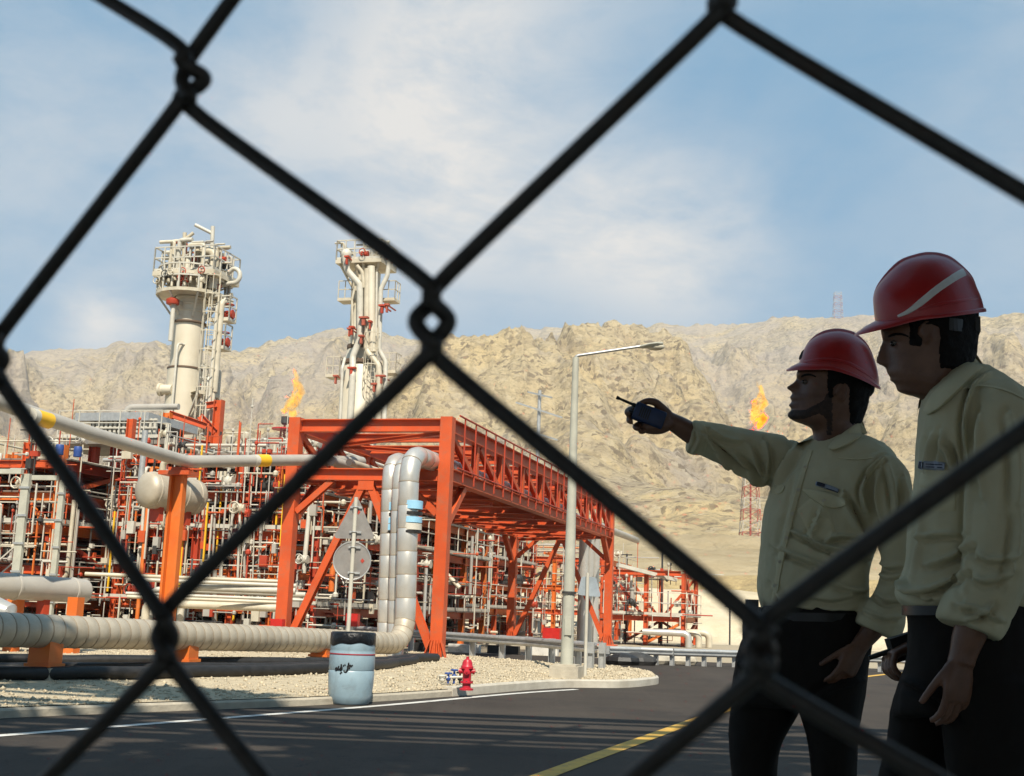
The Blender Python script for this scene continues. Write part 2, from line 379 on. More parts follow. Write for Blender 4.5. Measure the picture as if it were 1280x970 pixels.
    c = mixc(t, mth(t, 'MULTIPLY', rng(ln.outputs['Value'], 760, 900), rng(nz(.007, 6., .65, 1.), .42, .56)), c, mixc(t, .6, c, (.42, .36, .31)))        # the far range is greyer rock
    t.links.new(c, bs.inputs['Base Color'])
    dist = rng(ln.outputs['Value'], 60, 420, .4, 14.)
    bp = N(t, 'ShaderNodeBump', i_Strength=.7); t.links.new(h, bp.inputs['Height']); t.links.new(dist, bp.inputs['Distance']); t.links.new(bp.outputs[0], bs.inputs['Normal'])
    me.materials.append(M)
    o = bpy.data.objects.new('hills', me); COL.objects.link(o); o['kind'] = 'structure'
    return o, V.reshape(nth, nr, 3), th, r
HILLS, HV, HTH, HR = hills()
def hill_z(x, y):
    t = math.atan2(x, y); r = math.hypot(x, y)
    i = int(round(np.interp(t, HTH, np.arange(len(HTH))))); j = int(round(np.interp(r, HR, np.arange(len(HR))))); return HV[i, j, 2]
# ground: one wide sheet of pale graded earth
SANDM = mat('yard_earth', (.37, .31, .215), (.30, .245, .165), .6, .95, bump=.5, bscale=6., bdist=.05, dirt=(.30, .24, .16), dscale=.25)
g = MB(); g.add([(-2600, -2600, -.06), (2600, -2600, -.06), (2600, 2600, -.06), (-2600, 2600, -.06)], [(0, 1, 2, 3)])
O('ground', g, SANDM, kind='structure')
ASPH = bpy.data.materials.new('asphalt'); ASPH.use_nodes = True
def asphalt():
    t = ASPH.node_tree; b = t.nodes['Principled BSDF']; b.inputs['Roughness'].default_value = .85; b.inputs['Specular IOR Level'].default_value = .25
    tc = N(t, 'ShaderNodeTexCoord')
    def nz(s, d, r=.6, sc=None):
        n = N(t, 'ShaderNodeTexNoise', i_Scale=s, i_Detail=d, i_Roughness=r)
        if sc:
            mp = N(t, 'ShaderNodeMapping'); mp.inputs['Scale'].default_value = sc; mp.inputs['Rotation'].default_value = (0, 0, math.radians(24)); t.links.new(tc.outputs['Object'], mp.inputs[0]); t.links.new(mp.outputs[0], n.inputs['Vector'])
        else: t.links.new(tc.outputs['Object'], n.inputs['Vector'])
        return n.outputs[0]
    def rng(v, a, b_, lo=0., hi=1.):
        n = N(t, 'ShaderNodeMapRange'); n.inputs[1].default_value, n.inputs[2].default_value, n.inputs[3].default_value, n.inputs[4].default_value = a, b_, lo, hi
        t.links.new(v, n.inputs[0]); return n.outputs[0]
    c = mixc(t, rng(nz(.5, 6), .35, .65), (.034, .027, .021), (.050, .040, .031))
    c = mixc(t, rng(nz(40, 3, .8), .55, .7, 0, .6), c, (.085, .072, .06))
    c = mixc(t, rng(nz(1.0, 7, .7, (1, .06, 1)), .5, .7, 0, .55), c, (.07, .058, .048))
    c = mixc(t, rng(nz(.35, 5, .7), .56, .60, 0, .5), c, (.022, .019, .017))
    cr = nz(.9, 4, .6); cr = mth(t, 'ABSOLUTE', mth(t, 'SUBTRACT', cr, .5)); c = mixc(t, rng(cr, .0, .004, .8, 0.), c, (.012, .011, .010))
    t.links.new(c, b.inputs['Base Color'])
    bp = N(t, 'ShaderNodeBump', i_Strength=.5, i_Distance=.01); t.links.new(nz(60, 3), bp.inputs['Height']); t.links.new(bp.outputs[0], b.inputs['Normal'])
asphalt()
g = MB(); xs = np.linspace(-60, 70, 14); ys = np.linspace(-18, 36.5, 8)
g.add([(x, y, 0.0) for y in ys for x in xs], [(j * 14 + i, j * 14 + i + 1, (j + 1) * 14 + i + 1, (j + 1) * 14 + i) for j in range(7) for i in range(13)])
O('road', g, ASPH, kind='structure')
def smooth_line(pts, n=10):
    pts = [Vector(p) for p in pts]; out = []
    for i in range(len(pts) - 1):
        p0, p1, p2, p3 = pts[max(i - 1, 0)], pts[i], pts[i + 1], pts[min(i + 2, len(pts) - 1)]
        for k in range(n):
            u = k / n
            out.append(.5 * ((2 * p1) + (p2 - p0) * u + (2 * p0 - 5 * p1 + 4 * p2 - p3) * u * u + (3 * p1 - p0 - 3 * p2 + p3) * u ** 3))
    out.append(pts[-1]); return out
def strip(name, line, w, z, mt, kind='structure'):
    g = MB(); v = []
    for i, p in enumerate(line):
        d = (line[min(i + 1, len(line) - 1)] - line[max(i - 1, 0)]); s = Vector((-d.y, d.x, 0)).normalized() * (w / 2)
        v += [(p.x + s.x, p.y + s.y, z), (p.x - s.x, p.y - s.y, z)]
    g.add(v, [(2 * i, 2 * i + 1, 2 * i + 3, 2 * i + 2) for i in range(len(line) - 1)]); return O(name, g, mt, kind=kind)
RWHITE = mat('worn_white_road_paint', (.62, .60, .55), (.50, .48, .44), 2., .7, dirt=(.12, .11, .10), dscale=7., damt=.8)
RYEL = mat('worn_yellow_road_paint', (.62, .36, .05), (.54, .31, .05), 2., .7, dirt=(.18, .13, .07), dscale=8., damt=.85)
strip('white_edge_line', smooth_line([G(-420, 960), G(-150, 932), G(0, 920), G(240, 901), G(480, 882), G(640, 867.5), G(720, 862)]), .13, .005, RWHITE)
strip('yellow_centre_line', smooth_line([G(400, 1100), G(560, 1016), G(680, 970), G(800, 926), G(913, 886), G(1000, 862), G(1090, 845), G(1200, 835)]), .17, .005, RYEL)
# raised gravel verge between the two roads
VZ = .10
front = smooth_line([G(-420, 915, VZ), G(-200, 897, VZ), G(0, 884, VZ), G(200, 877, VZ), G(400, 870, VZ), G(560, 861, VZ), G(690, 852, VZ), G(770, 852, VZ), G(806, 849.5, VZ), G(818, 847, VZ), G(806, 843.5, VZ), G(770, 840.5, VZ)], 8)
back = smooth_line([G(770, 840.5, VZ), G(690, 834, VZ), G(627, 829, VZ), G(513, 819, VZ), G(400, 811, VZ), G(200, 803, VZ), G(-100, 794, VZ), G(-420, 786, VZ)], 8)
GRAV = mat('gravel_bed', (.55, .46, .31), (.42, .345, .235), 9., .95, bump=.9, bscale=40., bdist=.03, dirt=(.30, .23, .15), dscale=3., damt=.5)
def verge_profile(t):                      # t 0 at the front kerb, 1 at the back
    return VZ + .12 * min(1, t / .35) * min(1, (1 - t) / .15 + .25)
def resample(line, n):
    L = [0]
    for a, b in zip(line, line[1:]): L.append(L[-1] + (b - a).length)
    out = []
    for k in range(n):
        s = L[-1] * k / (n - 1); i = max(0, min(len(L) - 2, int(np.searchsorted(L, s)) - 1)); u = (s - L[i]) / max(1e-6, L[i + 1] - L[i]); out.append(line[i].lerp(line[i + 1], u))
    return out
NF, NT = 90, 26
fr = front[:-8 * 2]; bk = back[::-1] + front[-8 * 2 - 1:][::-1][1:]
frs = resample(fr, NF); bks = resample(bk, NF)
VG = np.zeros((NF, NT, 3))
for i in range(NF):
    for j in range(NT):
        t = j / (NT - 1); p = frs[i].lerp(bks[i], t); taper = min(1, (frs[i] - bks[i]).length / 2.5)
        VG[i, j] = (p.x, p.y, VZ + (verge_profile(t) - VZ) * taper)
VG[:, 1:-1, 2] += (fbm(VG.reshape(-1, 3) * np.array([.9, .9, 0]), 3, 77).reshape(NF, NT)[:, 1:-1] - .5) * .05
g = MB(); g.add([tuple(p) for p in VG.reshape(-1, 3)], [(i * NT + j, (i + 1) * NT + j, (i + 1) * NT + j + 1, i * NT + j + 1) for i in range(NF - 1) for j in range(NT - 1)])
O('gravel_verge', g, GRAV, smooth=3.2, kind='structure')
def verge_z(x, y):
    d = (VG[:, :, 0] - x) ** 2 + (VG[:, :, 1] - y) ** 2; return float(VG.reshape(-1, 3)[int(d.argmin()), 2])
def kerb(name, line, w=.16, h=.13, mt=CONC):
    g = MB(); R = []
    for i, p in enumerate(line):
        d = (line[min(i + 1, len(line) - 1)] - line[max(i - 1, 0)]); s = Vector((-d.y, d.x, 0)).normalized() * (w / 2)
        R.append([(p.x + s.x, p.y + s.y, -.02), (p.x - s.x, p.y - s.y, -.02), (p.x - s.x, p.y - s.y, h - .02), (p.x - s.x * .8, p.y - s.y * .8, h), (p.x + s.x * .8, p.y + s.y * .8, h), (p.x + s.x, p.y + s.y, h - .02)])
    return O(name, g.rings(R), mt, kind='structure')
KERBM = mat('pale_kerb', (.52, .48, .40), (.40, .36, .29), 3., .9, bump=.3, bscale=30.)
kerb('kerb', front[:41] , .14, .09, CONC)
kerb('kerb', front[40:] + back[:10], .16, .13, KERBM)
kerb('kerb', back[9:], .14, .12, CONC)
# loose stones of the verge
rng = np.random.default_rng(4)
def stones():
    base = np.array([(0, 0, 1), (.9, 0, .2), (-.3, .8, .25), (-.45, -.75, .2), (.2, -.3, -.6), (.3, .7, -.1)], float)
    fc = np.array([(0, 1, 5), (0, 5, 2), (0, 2, 3), (0, 3, 4), (0, 4, 1), (1, 4, 5), (5, 4, 2), (2, 4, 3)])
    n = 16000
    fi = np.clip(rng.random(n) * (NF - 1), 0, NF - 1.001); tj = (rng.random(n) ** 1.35) * (NT - 1.001)
    i, j = fi.astype(int), tj.astype(int); u, v = fi - i, tj - j
    P = VG[i, j] * ((1 - u) * (1 - v))[:, None] + VG[i + 1, j] * (u * (1 - v))[:, None] + VG[i, j + 1] * ((1 - u) * v)[:, None] + VG[i + 1, j + 1] * (u * v)[:, None]
    s = .014 + .035 * rng.random(n) ** 3; a = rng.random(n) * 6.28
    B = base[None] * (s[:, None, None] * (.7 + .6 * rng.random((n, 6, 1))))
    x = B[:, :, 0] * np.cos(a)[:, None] - B[:, :, 1] * np.sin(a)[:, None]; y = B[:, :, 0] * np.sin(a)[:, None] + B[:, :, 1] * np.cos(a)[:, None]
    V = np.stack([x, y, B[:, :, 2] * .7], 2) + P[:, None, :]
    Fc = (fc[None] + (np.arange(n) * 6)[:, None, None]).reshape(-1, 3)
    me = bpy.data.meshes.new('gravel_stones'); V = V.reshape(-1, 3); me.vertices.add(len(V)); me.vertices.foreach_set('co', V.ravel())
    me.loops.add(Fc.size); me.loops.foreach_set('vertex_index', Fc.ravel()); me.polygons.add(len(Fc)); me.polygons.foreach_set('loop_start', np.arange(0, Fc.size, 3)); me.update(); me.validate()
    me.materials.append(mat('gravel_stone', (.58, .49, .345), (.30, .245, .165), 7., .95))
    o = bpy.data.objects.new('gravel_stones', me); COL.objects.link(o); tag(o, 'loose pale gravel scattered over the verge beside the road', 'gravel'); o['kind'] = 'stuff'
stones()
# pavement under the two men
g = MB(); g.bar((-3, 1.4, .075), (6, 1.4, .075), 6.8, .15)
O('pavement', g, CONC, kind='structure')
# far road edge: painted kerb stones behind the near guardrail
NM = ('leftmost', 'second', 'third', 'fourth', 'fifth', 'sixth', 'rightmost')
for k in range(7):
    x = -3.4 + k * 1.15; y = 37.0 + .12 * k
    g = MB(); g.box((x, y, .1), .95, .2, .24)
    tag(O('kerb_stone', g, RWHITE if k % 2 == 0 else BLACK), NM[k] + (' stone, white,' if k % 2 == 0 else ' stone, black,') + ' in the painted kerb of the far road under the portal', 'kerb stone', 'painted kerb stones along the far road')
# ================================================================== THE PLANT
R_ = random.Random(7)
def link_copy(o, parent=None, loc=None):
    c = o.copy(); COL.objects.link(c)
    if parent is not None: c.parent = parent
    if loc is not None: c.location = loc
    return c
SEALM = mat('joint_mastic', (.31, .25, .18), None, 5., .8)
# ---------------------------------------------------------------- insulated pipe in cladding sections
def sections(parent, path, r, step, mt=CLAD, n=18, name='cladding_section', lip=.012):
    pts = [Vector(p) for p in path]; L = [0]
    for a, b in zip(pts, pts[1:]): L.append(L[-1] + (b - a).length)
    def P(s):
        i = max(0, min(len(L) - 2, int(np.searchsorted(L, s)) - 1)); u = (s - L[i]) / max(1e-6, L[i + 1] - L[i]); return pts[i].lerp(pts[i + 1], u), (pts[i + 1] - pts[i]).normalized()
    k = max(1, int(round(L[-1] / step))); seal = MB()
    for i in range(k):
        s0, s1 = L[-1] * i / k, L[-1] * (i + 1) / k
        p0, d0 = P(s0 + 1e-4); p1, d1 = P(s1 - 1e-4); pm, dm = P((s0 + s1) / 2)
        g = MB(); g.tube([p0 + d0 * .001, p0 + d0 * .028, pm, p1 - d1 * .016, p1 - d1 * .001], [r - lip * .8, r - lip * .15 * R_.random(), r, r + lip * .3, r - lip * .3], n)
        O(name, g, mt, parent, smooth=.6)
        seal.lathe(p1 - d1 * .012, [(r - .02, 0), (r + lip * .5, .002), (r + lip * .5, .016), (r - .02, .018)], n, d1, False)
    O('joint_seal', seal, SEALM, parent, smooth=.6, kind='stuff')
VZ2 = .20
# big pipe lying along the verge, then rising in front of the portal
R1 = at(512, 690, 25.2)
b0 = at(-330, 760, 12.2); b1 = at(0, 787, 15.2); b2 = Vector((R1.x, R1.y, .50)); b2a = b1.lerp(b2, .6); b2a.z = at(300, 797, b2a.y).z
top1 = at(512, 566, 25.2); t1 = top1 + UH * 13.5
bp = thing('insulated_pipe', 'thick beige clad pipe lying along the gravel verge and rising into the orange portal', 'pipe', (b1.x, b1.y, VZ2))
path = fillet([b0, b1, b2a, b2, top1, t1], .62, 6)
kk = next(i for i, p in enumerate(path) if p.z > 1.0)
sections(bp, path[:kk], .205, .21, CLADD, 20)
sections(bp, path[kk - 1:], .205, .46, CLAD, 20)
def band(parent, c, r, h, mt, name='colour_band', axis=ZV):
    g = MB(); g.lathe(Vector(c) - Vector(axis) * h / 2, [(r, 0), (r + .006, .004), (r + .006, h - .004), (r, h)], 20, axis); return O(name, g, mt, parent, smooth=.6)
def riser_bands(parent, x, y, zc, r, k):
    for dz, h, mt in ((.27, .17, BLUEB), (.10, .07, BLACK), (-.03, .12, BLUEB), (-.17, .13, WHITE if k == 0 else BLUEB), (-.27, .05, BLACK)):
        band(parent, (x, y, zc + dz - (.03 * k)), r + .012, h, mt)
riser_bands(bp, R1.x, R1.y, at(512, 648, 25.2).z, .205, 0)
for k, (px, D, rr, yt) in enumerate(((501, 25.95, .17, 575), (489, 26.5, .185, 573))):
    p = at(px, 690, D); tp = at(px, yt, D)
    rp = thing('insulated_pipe', ('slim middle clad riser squeezed between the two wider risers beside the orange portal', 'left clad riser of the three standing in front of the orange portal beams')[k], 'pipe', (p.x, p.y, 0))
    sections(rp, fillet([(p.x, p.y, -.03), tp, tp + UH * 12.5], .55, 6), rr, .46, CLAD, 16)
    riser_bands(rp, p.x, p.y, at(px, 646, D).z, rr, k + 1)
# supports of the big pipe: concrete block with an orange saddle
for k, (px, w) in enumerate(((232, 1), (403, 1), (60, 1))):
    u = min(range(len(path[:kk])), key=lambda i: abs(proj([tuple(path[i])])[0][0] - px)); 
    i0 = max(0, u - 1)
    # march along the straight run for an exact hit
    a, b = (b1, b2a) if px < 330 else (b2a, b2); best = min((a.lerp(b, q / 200) for q in range(201)), key=lambda P: abs(proj([tuple(P)])[0][0] - px))
    sp = thing('pipe_support', ('orange saddle on a concrete block under the clad pipe, the one nearest the orange column', 'orange saddle on a concrete block under the clad pipe just behind the barrel', 'orange saddle on a concrete block under the left end of the clad pipe')[k], 'pipe support', (best.x, best.y, VZ2), 'saddles under the big clad pipe')
    z0 = verge_z(best.x, best.y) - .03
    g = MB(); g.box((best.x, best.y, (z0 + .30) / 2), .42, .36, .30 - z0); O('block', g, CONC, sp)
    g = MB(); h = best.z - .12; g.box((best.x, best.y, (.301 + h) / 2), .30, .28, h - .301); g.box((best.x, best.y, .33), .36, .34, .04); O('saddle', g, ORANGE2, sp)
# three black hoses on the gravel behind the big pipe
for k in range(3):
    g = MB(); pts = [G(-300, 826 + 7 * k, .2), G(-60, 829 + 7 * k, .22), G(120, 831 + 6 * k, .22), G(300, 832 + 4 * k, .22), G(440, 832 + 2.5 * k, .22), G(545 - 26 * k, 827 + 2.5 * k, .22)]
    pts = smooth_line(pts, 6); rr = (.085, .075, .085)[k]
    for p in pts: p.z = verge_z(p.x, p.y) + rr * .9
    g.tube(pts, rr, 10); o = O('black_hose', g, BLACK, smooth=.8)
    tag(o, ('farthest black hose lying on the gravel behind the clad pipe', 'middle black hose lying on the gravel between the two others', 'nearest black hose lying on the gravel, its end short of the others')[k], 'hose', 'black hoses on the gravel')
# ---------------------------------------------------------------- the orange portal
PT = thing('pipe_portal', 'big orange steel portal bridge carrying clad pipes over the side road', 'portal', tuple(M0))
HT, HB = 5.17, 4.05           # chord heights
A0, A1, BL_, = -3.56, 0.0, 18.8
def beam(p0, p1, h=.26, w=.22, name='beam', mt=ORANGE, par=PT, up=ZV):
    g = MB(); g.ibeam(p0, p1, h, w, up=up); return O(name, g, mt, par)
for a, b in ((A0, 0), (A1, 0), (A0, BL_), (A1, BL_)):
    g = MB(); z0 = .16
    wc = .27
    # boxed column: flanges face along the road, plates close the sides
    for sx in (-1, 1): g.bar(PW(a + sx * wc * .5 - sx * .012, b, z0 + .06), PW(a + sx * wc * .5 - sx * .012, b, HT + .12), .25, .022, VH)
    g.bar(PW(a, b - .115, z0 + .06), PW(a, b - .115, HT + .12), wc - .046, .02, UH); g.bar(PW(a, b + .03, z0 + .06), PW(a, b + .03, HT + .12), wc - .046, .02, UH)
    c = O('column', g, ORANGE, PT)
    g = MB(); g.box(PW(a, b, z0 + .03), .66, .5, .05); O('base_plate', g, ORANGE, c)
    g = MB()
    for k in range(5):
        x = a - .24 + .12 * k; p = PW(x, b - .15, z0 + .055); q = PW(a + (x - a) * .5, b - .13, z0 + .40); g.bar(p, q, .02, .11, UH)
    O('stiffener', g, ORANGE, c)
    g = MB(); g.box(PW(a, b, .04), 1.5, 1.1, .26); O('plinth', g, CONC, PT)
for a in (A0, A1):               # long trusses
    for z, h in ((HT - .06, .3), (HB, .28)): beam(PW(a, .16, z), PW(a, BL_ - .16, z), h, .26, 'chord')
    n = 9
    for k in range(1, n):
        b = BL_ * k / n; beam(PW(a, b, HB + .14), PW(a, b, HT - .2), .15, .15, 'post', up=VH)
    for k in range(n):
        b = BL_ * k / n; beam(PW(a, b + .25, HT - .24), PW(a, b + BL_ / n - .2, HB + .16), .13, .12, 'diagonal', up=VH)
    beam(PW(a, .2, HB - 1.0), PW(a, 1.25, HB - .16), .17, .16, 'knee_brace', up=VH)
    beam(PW(a, BL_ - .2, HB - 1.0), PW(a, BL_ - 1.25, HB - .16), .17, .16, 'knee_brace', up=VH)
for b in (0, BL_):
    for z, h in ((HT - .06, .28), (HB - .02, .26)): beam(PW(A0 + .145, b, z), PW(A1 - .145, b, z), h, .22)
    mid = (A0 + A1) / 2
    for a, sg in ((A0, 1), (A1, -1)):
        beam(PW(a + sg * .17, b, .42), PW(mid - sg * .06, b, HB - .2), .17, .15, 'chevron_brace', up=UH)
        beam(PW(a + sg * .15, b, HB - .85), PW(a + sg * .95, b, HB - .16), .14, .13, 'knee_brace', up=UH)
    g = MB(); g.box(PW(mid, b - .09, HB - .24), .36, .02, .24); O('gusset', g, ORANGE, PT)
n = 9
for k in range(1, n):             # floor and roof ties, wind bracing in plan
    b = BL_ * k / n
    beam(PW(A0 + .14, b, HB - .03), PW(A1 - .14, b, HB - .03), .22, .18, 'cross_beam'); beam(PW(A0 + .14, b, HT - .03), PW(A1 - .14, b, HT - .03), .2, .16, 'cross_beam')
for k in range(n):
    b, b2 = BL_ * k / n + .1, BL_ * (k + 1) / n - .1; s = k % 2
    beam(PW(A0 + .2 if s else A1 - .2, b, HT - .22), PW(A1 - .2 if s else A0 + .2, b2, HT - .22), .1, .1, 'wind_brace')
    beam(PW(A0 + .2 if s else A1 - .2, b, HB - .24), PW(A1 - .2 if s else A0 + .2, b2, HB - .24), .1, .1, 'wind_brace')
for k in range(22):               # little cable brackets and the conduit along the right chord
    b = .7 + k * .82
    g = MB(); g.bar(PW(A1 + .17, b, HB - .1), PW(A1 + .17, b, HT + .22), .03, .03); O('bracket', g, REDOX, PT)
g = MB(); g.tube([PW(A1 + .17, .3, HT + .2), PW(A1 + .17, BL_ - .2, HT + .2)], .022, 6); g.tube([PW(A1 + .17, .3, HB + .17), PW(A1 + .17, BL_ - .2, HB + .17)], .02, 6); O('conduit', g, REDOX, PT)
# pipes that run through the portal
for k, (a, z, r, mt, nm) in enumerate(((-2.95, HB + .36, .11, GREYP, 'left grey pipe crossing the road inside the orange portal'), (-2.5, HB + .33, .08, CREAM, 'slim cream pipe crossing the road inside the orange portal'),
                                       (-.55, HB + .38, .13, GREYP, 'right grey pipe crossing the road inside the orange portal'))):
    g = MB(); g.tube([PW(a, .6, z), PW(a, BL_ + 9, z)], r, 10); o = O('process_pipe', g, mt, smooth=.8); tag(o, nm, 'pipe', 'pipes carried by the portal')
for k, (px, D) in enumerate(((738, 47.5), (745, 48), (752, 48.6))):
    p = at(px - 10, 760, D); g = MB(); pts = fillet([(p.x, p.y, -.05), (p.x, p.y, HB + .5), Vector((p.x, p.y, HB + .5)) - UH * 4], .5); g.tube(pts, .19, 12)
    o = O('process_pipe', g, CLAD, smooth=.8); tag(o, ('left', 'middle', 'right')[k] + ' clad riser at the far end of the orange portal beside the lamp post', 'pipe', 'clad risers at the far end of the portal')
# ---------------------------------------------------------------- overhead pipe on its tall column
pc = at(215, 690, 24.0); hz = at(232, 577, 24.0)
fl = thing('overhead_pipe', 'long grey overhead pipe with yellow bands bending over its orange column', 'pipe', (pc.x, pc.y, 0))
q0 = at(-420, 360, 14.2); q1 = at(20, 514, 19.3); q2 = hz; q3 = at(384, 575, 27.2); q4 = at(452, 577, 30.5)
g = MB(); g.tube(fillet([q0, q1.lerp(q2, .4), q2, q3, q4], .7, 5), .122, 16); O('pipe', g, GREYP, fl, smooth=.8)
for (a, b, u) in ((q1, q2, .13), (q2, q3, .60)):
    d = (b - a).normalized(); p = a.lerp(b, u)
    g = MB(); g.tube([p - d * .17, p + d * .17], .130, 16); O('yellow_band', g, YELLOW, fl, smooth=.6)
    g = MB(); g.tube([p - d * .30, p - d * .175], .129, 16); O('white_band', g, WHITE, fl, smooth=.6)
cl = thing('support_column', 'tall orange column with twin flanges carrying the grey overhead pipe', 'column', (pc.x, pc.y, 0))
g = MB(); 
for sx in (-1, 1): g.bar(Vector((pc.x, pc.y, 0)) + VH * (.13 * sx), Vector((pc.x, pc.y, hz.z - .28)) + VH * (.13 * sx), .145, .05, VH)
g.bar(Vector((pc.x, pc.y + .06, 0)), Vector((pc.x, pc.y + .06, hz.z - .28)), .24, .05, UH); O('shaft', g, ORANGE2, cl)
g = MB(); g.box((pc.x, pc.y, hz.z - .235), .66, .4, .08); g.box((pc.x, pc.y, hz.z - .16), .3, .3, .07); O('cap_plate', g, ORANGE, cl)
g = MB(); g.torus(hz, VH, .14, .02, 14, 5); O('clamp', g, GREYP, cl)
# ---------------------------------------------------------------- generic process unit
def railing(parent, pts, h=1.0, mt=WHITE, post=1.3, r=.017):
    g = MB()
    for a, b in zip(pts, pts[1:]):
        a, b = Vector(a), Vector(b); n = max(1, int(round((b - a).length / post)))
        for z in (h, h * .55): g.bar(a + ZV * z, b + ZV * z, r * 2, r * 2)
        g.bar(a + ZV * .06, b + ZV * .06, .012, .11)
        for k in range(n + 1):
            p = a.lerp(b, k / n); g.bar(p, p + ZV * h, r * 2, r * 2)
    return O('railing', g, mt, parent)
def ladder(parent, p, z0, z1, side, out, mt=WHITE, cage=True, w=.42):
    g = MB(); p = Vector((p[0], p[1], 0))
    for s in (-1, 1): q = p + side * (s * w / 2); g.bar(q + ZV * z0, q + ZV * (z1 + 1.0), .05, .03)
    for k in range(int((z1 - z0) / .3)): g.bar(p - side * w / 2 + ZV * (z0 + .3 * k), p + side * w / 2 + ZV * (z0 + .3 * k), .025, .025)
    if cage:
        z = z0 + 2.2
        while z < z1 + 1:
            arc = [p + side * (.36 * math.cos(t)) + out * (.36 * math.sin(t) + .12) + ZV * z for t in np.linspace(-.3, math.pi + .3, 7)]
            for a, b in zip(arc, arc[1:]): g.bar(a, b, .02, .05)
            z += .8
        for t in np.linspace(.2, math.pi - .2, 4):
            q = p + side * (.36 * math.cos(t)) + out * (.36 * math.sin(t) + .12); g.bar(q + ZV * (z0 + 2.2), q + ZV * (z1 + 1), .025, .02)
    return O('ladder', g, mt, parent)
def valve(parent, p, s, mt, ax=ZV):
    p = Vector(p); g = MB(); g.ball(p, .1 * s, .1 * s, .12 * s, 8, 5); g.lathe(p, [(.03 * s, 0), (.03 * s, .28 * s)], 6, ax); g.torus(p + Vector(ax) * .3 * s, ax, .13 * s, .018 * s, 10, 4)
    for d in (-1, 1): g.lathe(p + VH * (d * .12 * s - .02 * s), [(.12 * s, 0), (.12 * s, .04 * s)], 8, VH)
    return O('valve', g, mt, parent, smooth=.6)
def vessel(name, label, p0, p1, r, mt, cat='vessel', group=None, saddles=True):
    p0, p1 = Vector(p0), Vector(p1); d = (p1 - p0).normalized(); L = (p1 - p0).length
    v = thing(name, label, cat, (p0.x, p0.y, 0), group); g = MB()
    prof = [(r * math.sin(t), -.5 * r * math.cos(t)) for t in np.linspace(.08, math.pi / 2, 7)] + [(r * math.sin(t), L - .5 * r * math.cos(t)) for t in np.linspace(math.pi / 2, math.pi - .08, 7)]
    g.lathe(p0, prof, 24, d); O('shell', g, mt, v, smooth=.7)
    for u in (.06, .35, .65, .94):
        g = MB(); q = p0 + d * (L * u); g.lathe(q - d * .03, [(r + .004, 0), (r + .015, .008), (r + .015, .05), (r + .004, .06)], 24, d); O('band', g, mt, v, smooth=.6)
    if saddles and abs(d.z) < .5:
        for u in (.2, .8): g = MB(); q = p0 + d * (L * u); g.bar(q - ZV * (r + .3), q - ZV * (r * .7), r * .9, .12, d); O('saddle', g, REDOX, v)
    return v
